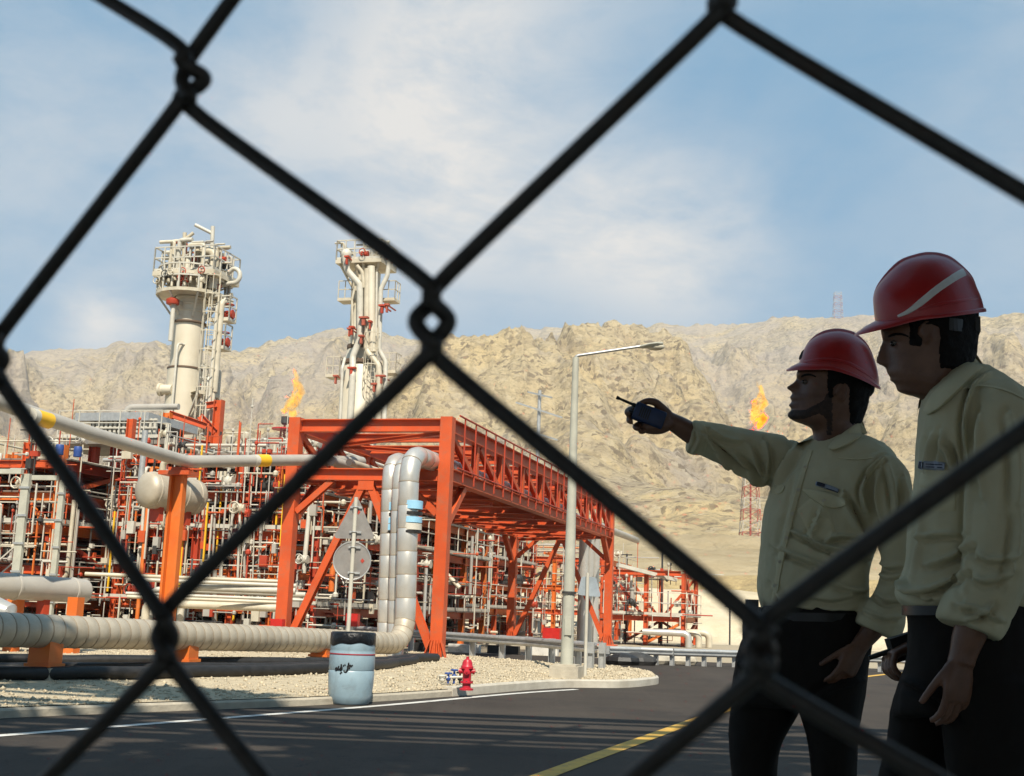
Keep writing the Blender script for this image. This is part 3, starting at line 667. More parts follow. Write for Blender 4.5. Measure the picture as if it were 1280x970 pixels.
def unit(name, label, a0, a1, b0, b1, na, nb, levels, seed, npipes=90, extra=True, toprail=False, ncl=420, cmt=ORANGE, decks=True, rails=True, cw=.2, pmts=None, slender=True, stair=False, braces=True):
    rnd = random.Random(seed); u = thing(name, label, 'process unit', tuple(PW(a0, b0)), 'process units behind the road')
    aa = [a0 + (a1 - a0) * i / (na - 1) for i in range(na)]; bb = [b0 + (b1 - b0) * i / (nb - 1) for i in range(nb)]
    cs = (cmt, ORANGE2, cmt, REDOX)
    pm = pmts or (CREAM, GREYP, WHITE, GREYP, CREAM, ORANGE2, CLAD)
    ztop = levels[-1]
    for a in aa:
        for b in bb:
            g = MB(); zt = ztop + (.0 if (rnd.random() < .7 or not extra) else rnd.uniform(.4, 1.2)); g.ibeam(PW(a, b, -.02), PW(a, b, zt), cw, cw, up=VH); O('column', g, rnd.choice(cs), u)
    for li, z in enumerate(levels):
        for b in bb: g = MB(); g.ibeam(PW(a0 + .14, b, z), PW(a1 - .14, b, z), .22, .15); O('beam', g, rnd.choice(cs[:3]), u)
        for a in aa: g = MB(); g.ibeam(PW(a, b0 + .14, z - .003), PW(a, b1 - .14, z - .003), .24, .16); O('beam', g, rnd.choice(cs), u)
        nj = max(2, int((b1 - b0) / 1.3))
        if decks and li < len(levels):
            g = MB()
            for i in range(nb - 1):
                if rnd.random() < .8: g.box(PW((a0 + a1) / 2, (bb[i] + bb[i + 1]) / 2, z + .15), a1 - a0 + .5, bb[i + 1] - bb[i] - .05, .04)
            if g.v: O('deck', g, GRATE, u)
            if rails and (toprail or li < len(levels) - 1):
                e = .22; (li % 2 == 0) and railing(u, [PW(a0 - e, b0 - e, z + .17), PW(a1 + e, b0 - e, z + .17), PW(a1 + e, b1 + e, z + .17)], 1.0, rnd.choice((WHITE, WHITE, CREAM)), 1.1)
        if braces:
            zl = levels[li - 1] if li else 0.
            for b in bb[:2] + bb[-1:]:
                i = rnd.randrange(na - 1); g = MB(); f = rnd.random() < .5
                g.ibeam(PW(aa[i] + .1, b - .02, zl + .1 if f else z - .15), PW(aa[i + 1] - .1, b - .02, z - .15 if f else zl + .1), .14, .12, up=UH); O('brace', g, rnd.choice(cs), u)
            for a in (aa[-1],):
                i = rnd.randrange(nb - 1); g = MB(); f = rnd.random() < .5
                g.ibeam(PW(a + .02, bb[i] + .1, zl + .1 if f else z - .15), PW(a + .02, bb[i + 1] - .1, z - .15 if f else zl + .1), .14, .12, up=VH); O('brace', g, rnd.choice(cs), u)
    # pipes
    zs = [0] + list(levels)
    for k in range(npipes):
        r = rnd.choice((.02, .024, .03, .03, .035, .045, .06, .085)); mt = rnd.choice(pm); kind = rnd.random()
        li = rnd.randrange(len(levels)); z = levels[li] + rnd.choice((-.28, -.45, .3, .42, .7, -.9, -1.3)); z = max(z, .2)
        a = rnd.uniform(a0, a1); b = b0 + (b1 - b0) * rnd.random() ** 1.6
        if kind < .30:
            pts = [PW(a, b0 - .35 + rnd.uniform(0, 1), z), PW(a, b1, z)]
            if rnd.random() < .5: z2 = rnd.uniform(.2, ztop); pts = [PW(a, pts[0].y * 0 + b0 - rnd.uniform(.1, .5), z2), PW(a, b0 - rnd.uniform(.1, .5), z)] + pts[1:]
            pts = [pts[0]] + [p for p, q in zip(pts[1:], pts) if (p - q).length > .3]
        elif kind < .62:
            w0 = rnd.uniform(a0 - .4, a1 - 1); w1 = min(a1 + .4, w0 + rnd.uniform(1.2, a1 - a0)); pts = [PW(w0, b, z), PW(w1, b, z)]
            if rnd.random() < .6: pts.append(PW(w1, b, rnd.uniform(.1, ztop)))
            if rnd.random() < .4: pts.insert(0, PW(w0, b, rnd.uniform(.1, ztop)))
        else:
            z0, z1 = rnd.choice(zs), rnd.choice(zs[1:]) + rnd.uniform(-.2, 1.0)
            if abs(z1 - z0) < .8: z0, z1 = 0, ztop + rnd.uniform(-1, .8)
            pts = [PW(a, b, max(z0, .0)), PW(a, b, z1)]
            if rnd.random() < .65: pts.append(PW(a + rnd.uniform(-1.6, 1.6), b, z1))
            if rnd.random() < .3: pts.append(PW(a + rnd.uniform(-1.6, 1.6), b, z1 - rnd.uniform(.4, 1.5)))
        g = MB(); g.tube(fillet(pts, r * 2.2, 2), r, 8)
        for p in (pts[0], pts[-1]):
            if r > .06 and rnd.random() < .5: g.lathe(p - ZV * .03, [(r * 1.6, 0), (r * 1.6, .06)], 8)
        O('pipe', g, mt, u, smooth=.8)
        if rnd.random() < .34: valve(u, pts[0].lerp(pts[-1], .5) if len(pts) == 2 else pts[1], rnd.uniform(.7, 1.5), rnd.choice((REDOX, WHITE, CREAM, DARK, GREYP)), rnd.choice((ZV, -UH)))
    for k in range(int(npipes * .12)):            # pumps, boxes, small vessels
        a, b = rnd.uniform(a0, a1), b0 + (b1 - b0) * rnd.random(); z = rnd.choice(zs[:-1]); s = rnd.uniform(.3, .7); g = MB()
        q = rnd.random(); z += .18 if z else 0
        if q < .45: g.lathe(PW(a, b, z), [(s * .5, 0), (s * .52, .05), (s * .5, s * 1.8), (s * .3, s * 2.05), (.05, s * 2.1)], 14); O('drum', g, rnd.choice((CREAM, GREYP, SHELLM, DARK)), u, smooth=.7)
        elif q < .75: g.lathe(PW(a, b, z + s * .5), [(.05, -.1), (s * .4, 0), (s * .42, s * 1.6), (.1, s * 1.75)], 12, VH); g.box(PW(a + s * .8, b, z + .08), s * 1.8, s, .12); O('pump', g, rnd.choice((DARK, GREYP, REDOX, CREAM)), u, smooth=.7)
        else: g.box(PW(a, b, z + s * .8), s, s * .5, s * 1.1); g.bar(PW(a, b, z), PW(a, b, z + s * .4), .06, .06); O('junction_box', g, rnd.choice((WHITE, GREYP, DARK)), u)
    for k in range(int(npipes * .16)):            # thin conduits and hangers
        a, b = rnd.uniform(a0, a1), b0 - rnd.uniform(0, .6) if rnd.random() < .6 else rnd.uniform(b0, b1); g = MB(); z0 = rnd.uniform(0, ztop - 1); g.bar(PW(a, b, z0), PW(a, b, min(ztop + .35, z0 + rnd.uniform(.8, 2.6))), .04, .04); O('hanger', g, rnd.choice((WHITE, CREAM, ORANGE2, YELLOW)), u)
    for mt, frac in ((WHITE, .20), (CREAM, .20), (GREYP, .14), (REDOX, .16), (ORANGE, .20), (DARK, .10)):   # instrument tubing, small bore pipe, fittings
        g = MB()
        for k in range(int(ncl * frac)):
            a, b, z = rnd.uniform(a0 - .3, a1 + .3), b0 - .4 + (b1 - b0) * rnd.random() ** 2.2, rnd.uniform(.1, ztop + .25); L = rnd.uniform(.3, 1.5); r = rnd.choice((.013, .016, .02, .028)); q = rnd.random()
            p0 = PW(a, b, z); p1 = p0 + (ZV * L if q < .5 else VH * L if q < .85 else UH * L)
            g.tube([p0, p1], r, 5)
            if rnd.random() < .4: g.tube([p1, p1 + rnd.choice((VH, -VH, ZV, -ZV)) * rnd.uniform(.2, .8)], r, 5)
            if rnd.random() < .3: g.ball(p1, r * 3, r * 3, r * 3.4, 6, 4)
            if rnd.random() < .2: g.box(p0, rnd.uniform(.1, .3), .12, rnd.uniform(.12, .35))
        O('small_piping', g, mt, u, kind='stuff')
    if stair is not False:
        sa, sb, z1 = stair; st = MB(); n = int(z1 / .22)
        for s in (0, .75): st.bar(PW(sa, sb + s, .05), PW(sa + z1 * 1.15, sb + s, z1), .05, .22, ZV)
        O('stair_stringer', st, REDOX, u); st = MB()
        for k in range(n): st.box(PW(sa + z1 * 1.15 * (k + .5) / n, sb + .375, z1 * (k + .5) / n), .24, .72, .03)
        O('stair_tread', st, ORANGE, u); railing(u, [PW(sa, sb - .03, .05), PW(sa + z1 * 1.15, sb - .03, z1)], .95, WHITE, 1.0)
    return u
# unit A far left: pipe rack with cable trays
UA = unit('process_unit', 'orange steel rack of decks and white pipes at the far left edge', -19.5, -12.7, 4.5, 14.5, 7, 5, (.95, 1.85, 2.95, 3.85, 4.75), 11, 150, ncl=1100, stair=(-14.6, 3.2, 1.5))
UB = unit('process_unit', 'tall orange process unit behind the overhead pipe column with railed decks', -11.6, -5.6, 6.0, 22.0, 6, 7, (1.0, 1.95, 3.0, 4.05, 5.1), 23, 200, ncl=1700)
UC = unit('process_unit', 'crowded orange process unit seen through the near portal behind the two road signs', -16.0, -7.2, 22.5, 36.0, 7, 5, (1.2, 2.3, 3.4, 4.5, 5.6), 37, 170, ncl=1200)
UD = unit('process_unit', 'low orange pipe rack seen under the portal beside the lamp post', -11.0, -3.6, 36.0, 44.0, 4, 3, (1.3, 2.5, 3.9), 41, 64, decks=False, extra=False, ncl=200)
UE = unit('process_unit', 'small orange platform with white railing at the right beyond the portal', -2.4, 1.0, 31.5, 36.0, 3, 2, (1.15, 3.2), 53, 15, decks=True, extra=False, ncl=60)
# tall cable trays beside unit A
for k, (px, D, zt, w) in enumerate(((24, 31.0, 592, .22), (71, 31.5, 600, .15))):
    p = at(px - 4, 720, D); tz = at(px, zt, D).z; g = MB(); g.box((p.x, p.y, tz / 2), w, .1, tz); 
    tr = thing('cable_tray', ('wide pale green upright cable tray at the far left edge of the rack', 'narrow pale green upright cable tray right of the wide one')[k], 'cable tray', (p.x, p.y, 0), 'cable trays at the left rack'); O('cover', g, TRAY, tr)
    for q in range(6): g = MB(); g.box((p.x, p.y - .06, tz * (q + .5) / 6), w + .06, .04, .05); O('strap', g, GALV, tr)
    g = MB(); g.box((p.x - .6, p.y, tz + .04), w + .9, .12, .12); O('top_run', g, TRAY, tr)
# top of unit A: a thin deck railing and two blue drums
for k, (px, D) in enumerate(((73, 33.5), (96, 33.8))):
    p = at(px, 577, D); g = MB(); z = p.z; g.lathe((p.x, p.y, 4.93), [(.11, 0), (.115, .02), (.11, .12), (.115, .14), (.11, .26), (.1, .28)], 14); o = O('drum', g, BLUE, smooth=.6); tag(o, ('left', 'right')[k] + ' one of two blue drums on the top deck of the left rack', 'drum', 'blue drums on the rack')
# horizontal drum on unit B
d0 = at(186, 612, 31.2); d1 = at(243, 622, 32.4)
DR = vessel('horizontal_vessel', 'dusty horizontal drum with domed end behind the overhead pipe column', d0, d1, .46, CLADD)
g = MB(); g.tube(fillet([d0.lerp(d1, .25) + ZV * .4, d0.lerp(d1, .25) + ZV * .8, d0.lerp(d1, .25) + ZV * .8 + VH * 1.2], .2), .08, 10); O('nozzle', g, CREAM, DR, smooth=.8)
g = MB(); p = d0 - VH * .25; g.tube([p - ZV * .1, p + ZV * 1.5], .075, 10); O('nozzle', g, GALV, DR, smooth=.8)
# second horizontal vessel at the far left, low, with a domed end
h1 = at(104, 739, 22.5); h0 = at(-170, 720, 19.0)
HV2 = vessel('horizontal_vessel', 'long grey horizontal vessel low at the left edge above the clad pipe', h0, h1, .215, GREYP)
for px in (20, 95):
    p = at(px, 752, 21.8); g = MB(); g.box((p.x, p.y, p.z / 2 + .1), .2, .2, p.z - .05); O('leg', g, ORANGE2, HV2)
p = at(2, 762, 18.0); g = MB(); g.tube([p - VH * 1.2 - ZV * .02, p - VH * .1, p + VH * .12 - ZV * .06, p + VH * .2 - ZV * .16], [.17, .18, .15, .03], 14)
tag(O('wrapped_pipe_end', g, CLAD, smooth=.8), 'pale plastic wrapped pipe end behind the clad pipe at the left edge', 'pipe')
# low bundle of white pipes running back beside unit B
NTH = ('first', 'second', 'third', 'fourth', 'fifth', 'sixth', 'last')
for k in range(7):
    a = -5.0 + .02 * k; z = 1.72 - .19 * (k % 4) - .02 * k; b0 = 1.2 + .6 * (k % 3); g = MB()
    pts = [PW(-9.4 + .2 * k, b0, z), PW(-4.9, b0 + 1.6, z)]
    if k % 2: pts = [PW(pts[0].x * 0 - 7.2 - .3 * k, b0 + .7, .1), PW(-7.2 - .3 * k, b0 + .7, z), PW(-4.9, b0 + 1.6, z)]
    g.tube(fillet(pts, .2, 4), (.045, .09, .04, .10, .05, .07, .04)[k], 8); o = O('process_pipe', g, WHITE if k % 3 else CREAM, smooth=.8); tag(o, NTH[k] + ' pipe, counted from the road, of the low white bundle beside the portal\'s left leg', 'pipe', 'low white pipes beside the portal leg')
# red cabinet at the foot of the portal leg and at the far rack
for k, (px, py, D, s) in enumerate(((347, 782, 27.0, .28), (690, 796, 58, .8), (441, 775, 30, .3))):
    p = at(px, py, D); g = MB(); g.box((p.x, p.y, p.z), s, s * .5, s); cb = thing('fire_cabinet', ('small red cabinet left of the foot of the portal leg', 'red cabinet under the far pipe rack left of the lamp post', 'small red cabinet behind the round road sign')[k], 'cabinet', (p.x, p.y, 0))
    O('body', g, RED, cb); g = MB(); g.box((p.x, p.y - s * .26, p.z), s * .86, .015, s * .86); O('door', g, RED, cb); g = MB(); g.box((p.x, p.y, (p.z - s / 2) / 2), .08, .08, max(.1, p.z - s / 2)); O('leg', g, GALV, cb)
# white U bends on the right platform
for k, px in enumerate((862, 875, 888)):
    p = at(px - 14, 796, 56 + k * .8); g = MB(); zt = at(px, 792, 56).z; g.tube(fillet([p - VH * 1.6 + ZV * (zt - p.z), Vector((p.x + .45, p.y, zt)), Vector((p.x + .45, p.y, -.05))], .5, 6), .15, 12)
    o = O('process_pipe', g, CREAM if k else CLAD, smooth=.8); tag(o, ('left', 'middle', 'right')[k] + ' white pipe bending down to the ground at the end of the right platform', 'pipe', 'white bends at the right platform')
p0 = at(765, 703, 56); p1 = at(835, 716, 57)
g = MB(); g.bar(at(772, 706, 56), at(845, 725, 57.5), .2, .16); tag(O('cable_ladder', g, WHITE), 'white cable ladder sloping down right of the far portal leg', 'cable ladder')
# ---------------------------------------------------------------- air cooler and frame round the first tower
ac0 = at(118, 530, 46); ac = thing('air_cooler', 'grey air cooler bank with a slatted side left of the big tower', 'air cooler', (ac0.x, ac0.y, 0))
aw = (at(205, 530, 46) - ac0).length; zb, zt = at(160, 552, 46).z, at(160, 522, 46).z
cx = ac0 + VH * (aw / 2)
g = MB(); g.box((cx.x, cx.y + 1.6, zt - .05), aw + .5, 3.6, .3); O('roof', g, GALV, ac)
g = MB(); g.box((cx.x, cx.y + 1.7, (zb + zt) / 2 - .1), aw - .3, 2.8, (zt - zb) * .75); O('tube_bundle', g, DARK, ac)
for k in range(15): q = ac0 + VH * (aw * k / 14); g = MB(); g.box((q.x, q.y - .05, (zb + zt) / 2), .1, .12, zt - zb - .2); O('louvre_post', g, WHITE, ac)
for z in (zb + .1, zb + .45, zb + .75): g = MB(); g.box((cx.x, cx.y - .13, z), aw + .2, .06, .06); O('rail', g, WHITE, ac)
g = MB(); g.box((cx.x, cx.y + 1.2, zb - .12), aw + 3.2, 3.6, .2); O('platform', g, GRATE, ac)
railing(ac, [cx - VH * (aw * .9) - UH * .7 + ZV * (zb - cx.z), cx + VH * (aw * .75) - UH * .7 + ZV * (zb - cx.z)], 1.0, WHITE, .9)
for s in (-1, -.3, .3, 1): g = MB(); q = cx + VH * (s * aw * .5); g.ibeam((q.x, q.y + .3, 0), (q.x, q.y + .3, zb - .2), .3, .3, up=VH); O('leg', g, REDOX, ac)
g = MB(); q = at(158, 516, 46.5); g.tube(fillet([q + ZV * -.6, q + ZV * .22, q + VH * 2.2 + ZV * .22], .3), .12, 10); O('outlet_pipe', g, GREYP, ac, smooth=.8)
# ---------------------------------------------------------------- towers
def ring_platform(parent, c, z, r0, r1, a0=0, a1=2 * math.pi, mt=CREAM, rail=True, n=22, th=.14):
    g = MB(); k = [a0 + (a1 - a0) * i / n for i in range(n + 1)]
    v = []
    for t in k:
        for r in (r0, r1):
            for zz in (z, z + th): v.append((c.x + r * math.cos(t), c.y + r * math.sin(t), zz))
    f = []
    for i in range(n):
        o = 4 * i; p = o + 4
        f += [(o, p, p + 2, o + 2), (o + 1, o + 3, p + 3, p + 1), (o + 2, p + 2, p + 3, o + 3), (o, o + 1, p + 1, p)]
    g.add(v, f); pl = O('platform', g, mt, parent)
    if rail:
        g = MB(); rr = r1 - .04
        for zz in (.55, 1.05):
            pts = [(c.x + rr * math.cos(t), c.y + rr * math.sin(t), z + th + zz) for t in k]; 
            for a, b in zip(pts, pts[1:]): g.bar(a, b, .06, .06)
        for t in k[::2]: g.bar((c.x + rr * math.cos(t), c.y + rr * math.sin(t), z + th), (c.x + rr * math.cos(t), c.y + rr * math.sin(t), z + th + 1.05), .06, .06)
        for t in k[::3]: g.bar((c.x + r0 * math.cos(t), c.y + r0 * math.sin(t), z - .9), (c.x + r1 * .95 * math.cos(t), c.y + r1 * .95 * math.sin(t), z), .08, .08)
        O('railing', g, WHITE, parent)
    return pl
SCUFF = mat('dark_joint', (.13, .085, .055), None, 5., .7)
D1 = 52.0; c1 = at(231, 470, D1); c1.z = 0
T1 = thing('distillation_tower', 'tall thick beige tower with a crowded railed platform on top at the left', 'tower', (c1.x, c1.y, 0))
z1 = lambda y: at(238, y, D1).z
rT = 21.3 / F * D1
g = MB(); g.lathe(c1, [(rT + .02, 0), (rT + .02, z1(462)), (rT - .05, z1(462) + .05), (rT - .05, z1(405)), (rT - .09, z1(405) + .05), (rT - .09, z1(352)), (rT - .3, z1(335)), (rT - .7, z1(326)), (.05, z1(322))], 32); O('shell', g, SHELLM, T1, smooth=.5)
for y in (462, 405): g = MB(); g.lathe(c1 + ZV * (z1(y) - .05), [(rT + .02, 0), (rT + .05, .02), (rT + .05, .07), (rT, .1)], 32); O('flange_ring', g, SCUFF, T1, smooth=.5)
for y in (392, 384, 376): g = MB(); g.lathe(c1 + ZV * z1(y), [(rT - .09, 0), (rT - .05, .02), (rT - .05, .08), (rT - .09, .1)], 32); O('stiffener_ring', g, SHELLM, T1, smooth=.5)
ring_platform(T1, c1, z1(373), rT, rT + .78)
ring_platform(T1, c1, z1(351), .3, rT + .6, mt=CREAM, rail=False)
ring_platform(T1, c1, z1(497), rT, rT + .8, -.9, .5)
# top deck: a wide rectangular platform
tz = z1(349)
g = MB(); g.box((c1.x + .14, c1.y, tz), 2.9, 2.3, .2); O('top_platform', g, CREAM, T1)
tcx = Vector((c1.x + .14, c1.y, tz + .1)); cor = [tcx + VH * (s * 1.42) + UH * (t * 1.12) for s, t in ((-1, 1), (-1, -1), (1, -1), (1, 1), (-1, 1))]
railing(T1, cor, 1.05, WHITE, .5, .024)
rnd = random.Random(3)
for k in range(46):
    a, b = rnd.uniform(-1.3, 1.3), rnd.uniform(-1.05, .9); p = tcx + VH * a + UH * b; h = rnd.uniform(.5, 1.5); g = MB()
    g.tube(fillet([p - ZV * rnd.uniform(0, 1.1), p + ZV * h, p + ZV * h + VH * rnd.choice((-.7, .6, .4))], .12, 3), rnd.choice((.04, .05, .08, .1)), 8); O('pipe', g, rnd.choice((WHITE, CREAM, GREYP, SHELLM, REDOX)), T1, smooth=.8)
    if k % 2: valve(T1, p + ZV * rnd.uniform(-.9, .8), rnd.uniform(.9, 1.5), rnd.choice((REDOX, DARK, WHITE, CREAM)), rnd.choice((ZV, -UH)))
for k in range(22):
    t = rnd.uniform(math.pi, 2 * math.pi); p = c1 + Vector((math.cos(t), math.sin(t), 0)) * (rT + rnd.uniform(.1, .66)); z = z1(371) + rnd.uniform(.1, .6); g = MB(); g.tube([p + ZV * z, p + ZV * (z + rnd.uniform(.5, 1.3))], rnd.choice((.05, .07, .1)), 7); O('pipe', g, rnd.choice((WHITE, CREAM, SHELLM)), T1, smooth=.8)
    if k % 2 == 0: valve(T1, p + ZV * (z + .3), 1.2, rnd.choice((DARK, REDOX, CREAM, CREAM)), -UH)
for k, (px, h0, h1, ax, ay) in enumerate(((229, 340, 291, 242, 291), (264, 335, 283, 244, 281))):
    p = at(px, h0, D1 - .6); q = at(px + 2, h1, D1 - .6); e = at(ax, ay, D1 - .6); g = MB(); g.tube([p, q], .09, 8)
    g.tube([at(px + 1.6, h1 + 9, D1 - .6), e], .08, 8); O('davit', g, WHITE if k else CREAM, T1, smooth=.8)
g = MB(); q = at(292, 345, D1 - .3); g.tube([q - VH * .5 - ZV * .05] + [q + VH * (.30 * math.sin(t)) + ZV * (.32 * math.cos(t)) for t in np.linspace(-.2, 3.3, 12)] + [q - VH * .5 - ZV * .38], .1, 10); O('gooseneck', g, WHITE, T1, smooth=.8)
g = MB(); q = at(268, 330, D1 - .8); g.tube(fillet([q - VH * .9 + ZV * .55, q + ZV * .6, q - ZV * 1.1], .5, 5), .2, 12); O('overhead_line', g, CREAM, T1, smooth=.8)
for (xa, ya, xb, yb, r, mt) in ((262, 545, 268, 378, .10, CREAM), (258, 545, 262, 378, .07, WHITE), (268, 490, 274, 376, .13, CREAM), (272, 470, 277, 372, .05, WHITE), (213, 426, 216, 376, .10, WHITE), (212, 545, 211, 428, .05, WHITE), (254, 545, 256, 470, .05, WHITE)):
    p, q = at(xa, ya, D1 - 1.0), at(xb, yb, D1 - 1.0); q.x, q.y = p.x, p.y
    g = MB(); g.tube(fillet([p, q, q + Vector((.25 if xa > 235 else .3, .6, .0))], .2, 3), r, 9); O('downcomer', g, mt, T1, smooth=.8)
p = at(216, 377, D1 - 1); g = MB(); g.lathe(p - ZV * .12, [(.26, 0), (.28, .04), (.28, .2), (.1, .3)], 12); O('flange', g, REDOX, T1, smooth=.6)
for (px, py) in ((278, 402), (272, 437)):
    p = at(px, py, D1 - .6); g = MB(); g.box(p, .9, .7, .08); O('side_platform', g, CREAM, T1); valve(T1, p + ZV * .3, 1.5, REDOX, VH); valve(T1, p + ZV * .3 + VH * .3, 1.4, REDOX, ZV); railing(T1, [p - VH * .4 - UH * .3, p + VH * .45 - UH * .3, p + VH * .45 + UH * .3], 1.05, WHITE, .5, .025)
p = at(204, 487, D1 - .5); g = MB(); g.lathe(p + VH * .45, [(.2, 0), (.22, .5), (.28, .52), (.28, .62), (.05, .64)], 14, -VH); O('manway', g, SHELLM, T1, smooth=.6)
pl = at(257, 500, D1 - 1.0); ladder(T1, (pl.x, pl.y), 4.5, z1(375), VH, -UH, CREAM)
# orange frame round its foot
OF = thing('steel_frame', 'orange frame with cross braces round the foot of the big tower', 'frame', (c1.x, c1.y, 0))
for (px, y0, D) in ((208, 516, 50.0), (271, 500, 50.6), (264, 520, 55)):
    p = at(px, 545, D); zt = at(px, y0, D).z; g = MB(); g.ibeam((p.x, p.y, 0), (p.x, p.y, zt), .34, .34, up=VH); O('column', g, ORANGE2 if px < 210 else ORANGE, OF)
for (xa, ya, Da, xb, yb, Db) in ((211, 517, 50, 258, 533, 50.4), (258, 507, 50.6, 271, 505, 50.6), (250, 520, 50.6, 269, 540, 50.6), (206, 548, 50, 262, 556, 50.4)): g = MB(); g.ibeam(at(xa, ya, Da), at(xb, yb, Db), .26, .2); O('beam', g, ORANGE, OF)
RUST_ = mat('rust_red_bracket', (.40, .09, .05), (.30, .07, .04), 5., .6)
# second tower
D2 = 62.0; c2 = at(449, 500, D2); c2.z = 0; z2 = lambda y: at(455, y, D2).z; k2 = D2 / F
T2 = thing('distillation_tower', 'slender second tower wrapped in kinked white pipes behind the portal', 'tower', (c2.x, c2.y, 0))
g = MB(); g.lathe(c2, [(25 * k2, 0), (25 * k2, z2(462)), (24 * k2, z2(460)), (19 * k2, z2(440)), (18 * k2, z2(436)), (18 * k2, z2(342)), (13 * k2, z2(336)), (.1, z2(334))], 28); O('shell', g, SHELLM, T2, smooth=.5)
for y in (458, 438): g = MB(); g.lathe(c2 + ZV * z2(y), [((25 if y > 450 else 19) * k2, 0), ((26 if y > 450 else 19.6) * k2, .04), ((26 if y > 450 else 19.6) * k2, .2), ((25 if y > 450 else 19) * k2, .24)], 28); O('flange_ring', g, SCUFF, T2, smooth=.5)
tc2 = Vector((at(458, 331, D2).x, c2.y, z2(333)))
g = MB(); g.box(tc2, 2.5, 2.2, .2); O('top_platform', g, CREAM, T2)
railing(T2, [tc2 + VH * (s * 1.22) + UH * (t * 1.08) + ZV * .1 for s, t in ((-1, 1), (-1, -1), (1, -1), (1, 1), (-1, 1))], 1.0, WHITE, .5, .03)
for s in (-1, 1):
    for e in (0.2, 1): g = MB(); g.bar(tc2 + VH * (s * 1.1 * e) - UH * 1.0, Vector((c2.x, c2.y, 0)) + VH * (s * .55 * e) - UH * .4 + ZV * z2(362), .1, .1); O('bracket', g, CREAM, T2)
for (pts, r, mt) in (([(437, 535), (441, 470), (441, 446), (450, 424), (450, 356), (434, 338), (431, 320)], .17, WHITE), ([(472, 535), (474, 470), (473, 456), (458, 438), (459, 336)], .15, CREAM), ([(480, 530), (482, 452), (474, 438), (476, 362), (484, 345), (488, 318), (484, 312), (478, 314)], .12, WHITE),
                     ([(466, 440), (464, 400), (464, 333)], .2, SHELLM), ([(425, 530), (428, 460), (431, 448)], .08, WHITE), ([(441, 430), (440, 375), (443, 362)], .06, CREAM), ([(455, 360), (453, 340), (446, 332)], .1, CREAM), ([(470, 420), (471, 340)], .06, WHITE)):
    g = MB(); g.tube(fillet([at(x, y, D2 - 1.15 - (.3 if y > 455 else 0)) for x, y in pts], .45, 4), r, 10); O('riser_pipe', g, mt, T2, smooth=.8)
for (px, py) in ((434, 377), (488, 377), (419, 472), (489, 467)):
    p = at(px, py, D2 - .4); g = MB(); g.box(p, .75, .8, .09); O('side_platform', g, CREAM, T2); railing(T2, [p - VH * .36 - UH * .35, p + VH * .36 - UH * .35, p + VH * .36 + UH * .35], 1.0, CREAM, .4, .02)
for (px, py, w) in ((440, 409, 8), (455, 397, 14), (452, 420, 8), (478, 382, 10), (484, 381, 7), (440, 460, 12), (476, 470, 14), (468, 480, 9), (420, 470, 7), (434, 321, 7), (437, 411, 6), (463, 402, 5)):
    p = at(px, py, D2 - 1.5); g = MB(); g.box(p, w * k2 * .85, .25, .09); g.bar(p, p + UH * 1.2, .06, .06); g.box(p - ZV * .22, w * k2 * .28, .16, .34); O('pipe_bracket', g, rnd.choice((REDOX, REDOX, RUST_)), T2)
for k in range(12):
    p = tc2 + VH * rnd.uniform(-1.1, 1.1) + UH * rnd.uniform(-1, .8) + ZV * .1; h = rnd.uniform(.5, 1.3); g = MB(); g.tube(fillet([p, p + ZV * h, p + ZV * h + VH * rnd.choice((-.5, .5))], .1, 3), rnd.choice((.05, .08)), 8); O('pipe', g, rnd.choice((WHITE, CREAM)), T2, smooth=.8)
    if k % 2: valve(T2, p + ZV * .3, 1.3, rnd.choice((DARK, CREAM, REDOX)), -UH)
q = at(433, 318, D2 - 1); g = MB(); g.ball(q, .28, .28, .3, 12, 8); O('pressure_bulb', g, WHITE, T2, smooth=3.2)
pl = at(462, 500, D2 - 1.25); ladder(T2, (pl.x, pl.y), z2(535), z2(440), VH, -UH, CREAM)
# small pipes and relief stacks on top of unit B, right of the tower
for k in range(16):
    px = R_.uniform(285, 378); D = R_.uniform(38, 46); p = at(px, 562, D); zt = at(px, R_.uniform(545, 558), D).z; g = MB(); g.tube([(p.x, p.y, 5.4), (p.x, p.y, zt)], R_.choice((.04, .06, .08)), 8)
    if k % 3 == 0: g.lathe((p.x, p.y, zt - .1), [(.1, 0), (.16, .1), (.16, .25), (.05, .3)], 10)
    o = O('vent_pipe', g, R_.choice((WHITE, CREAM)), smooth=.8); tag(o, 'short vent pipe among the cluster on the top deck right of the big tower', 'vent pipe', 'vent pipes on the upper deck')
# ---------------------------------------------------------------- flares, mast, poles
RUST = mat('rusty_red_lattice', (.36, .07, .045), (.28, .06, .04), 3., .7)
RWp = mat('mast_white', (.50, .45, .38), None, 3., .5)
def lattice(parent, base, h, w0, w1, bays, red, mt2=RWp, th=.12):
    for i in range(bays):
        g = MB(); z0, z1 = h * i / bays, h * (i + 1) / bays; a, b = w0 + (w1 - w0) * i / bays, w0 + (w1 - w0) * (i + 1) / bays
        C = lambda w, z: [base + Vector((sx * w / 2, sy * w / 2, z)) for sx, sy in ((-1, -1), (1, -1), (1, 1), (-1, 1))]
        lo, hi = C(a, z0), C(b, z1)
        for k in range(4):
            g.bar(lo[k], hi[k], th, th); g.bar(lo[k], hi[(k + 1) % 4], th * .6, th * .6); g.bar(lo[(k + 1) % 4], hi[k], th * .6, th * .6); g.bar(hi[k], hi[(k + 1) % 4], th * .7, th * .7)
        O('lattice_bay', g, red if (i // 1) % 2 == 0 else mt2, parent)
FLAME = bpy.data.materials.new('flame'); FLAME.use_nodes = True; t = FLAME.node_tree; t.nodes.clear()
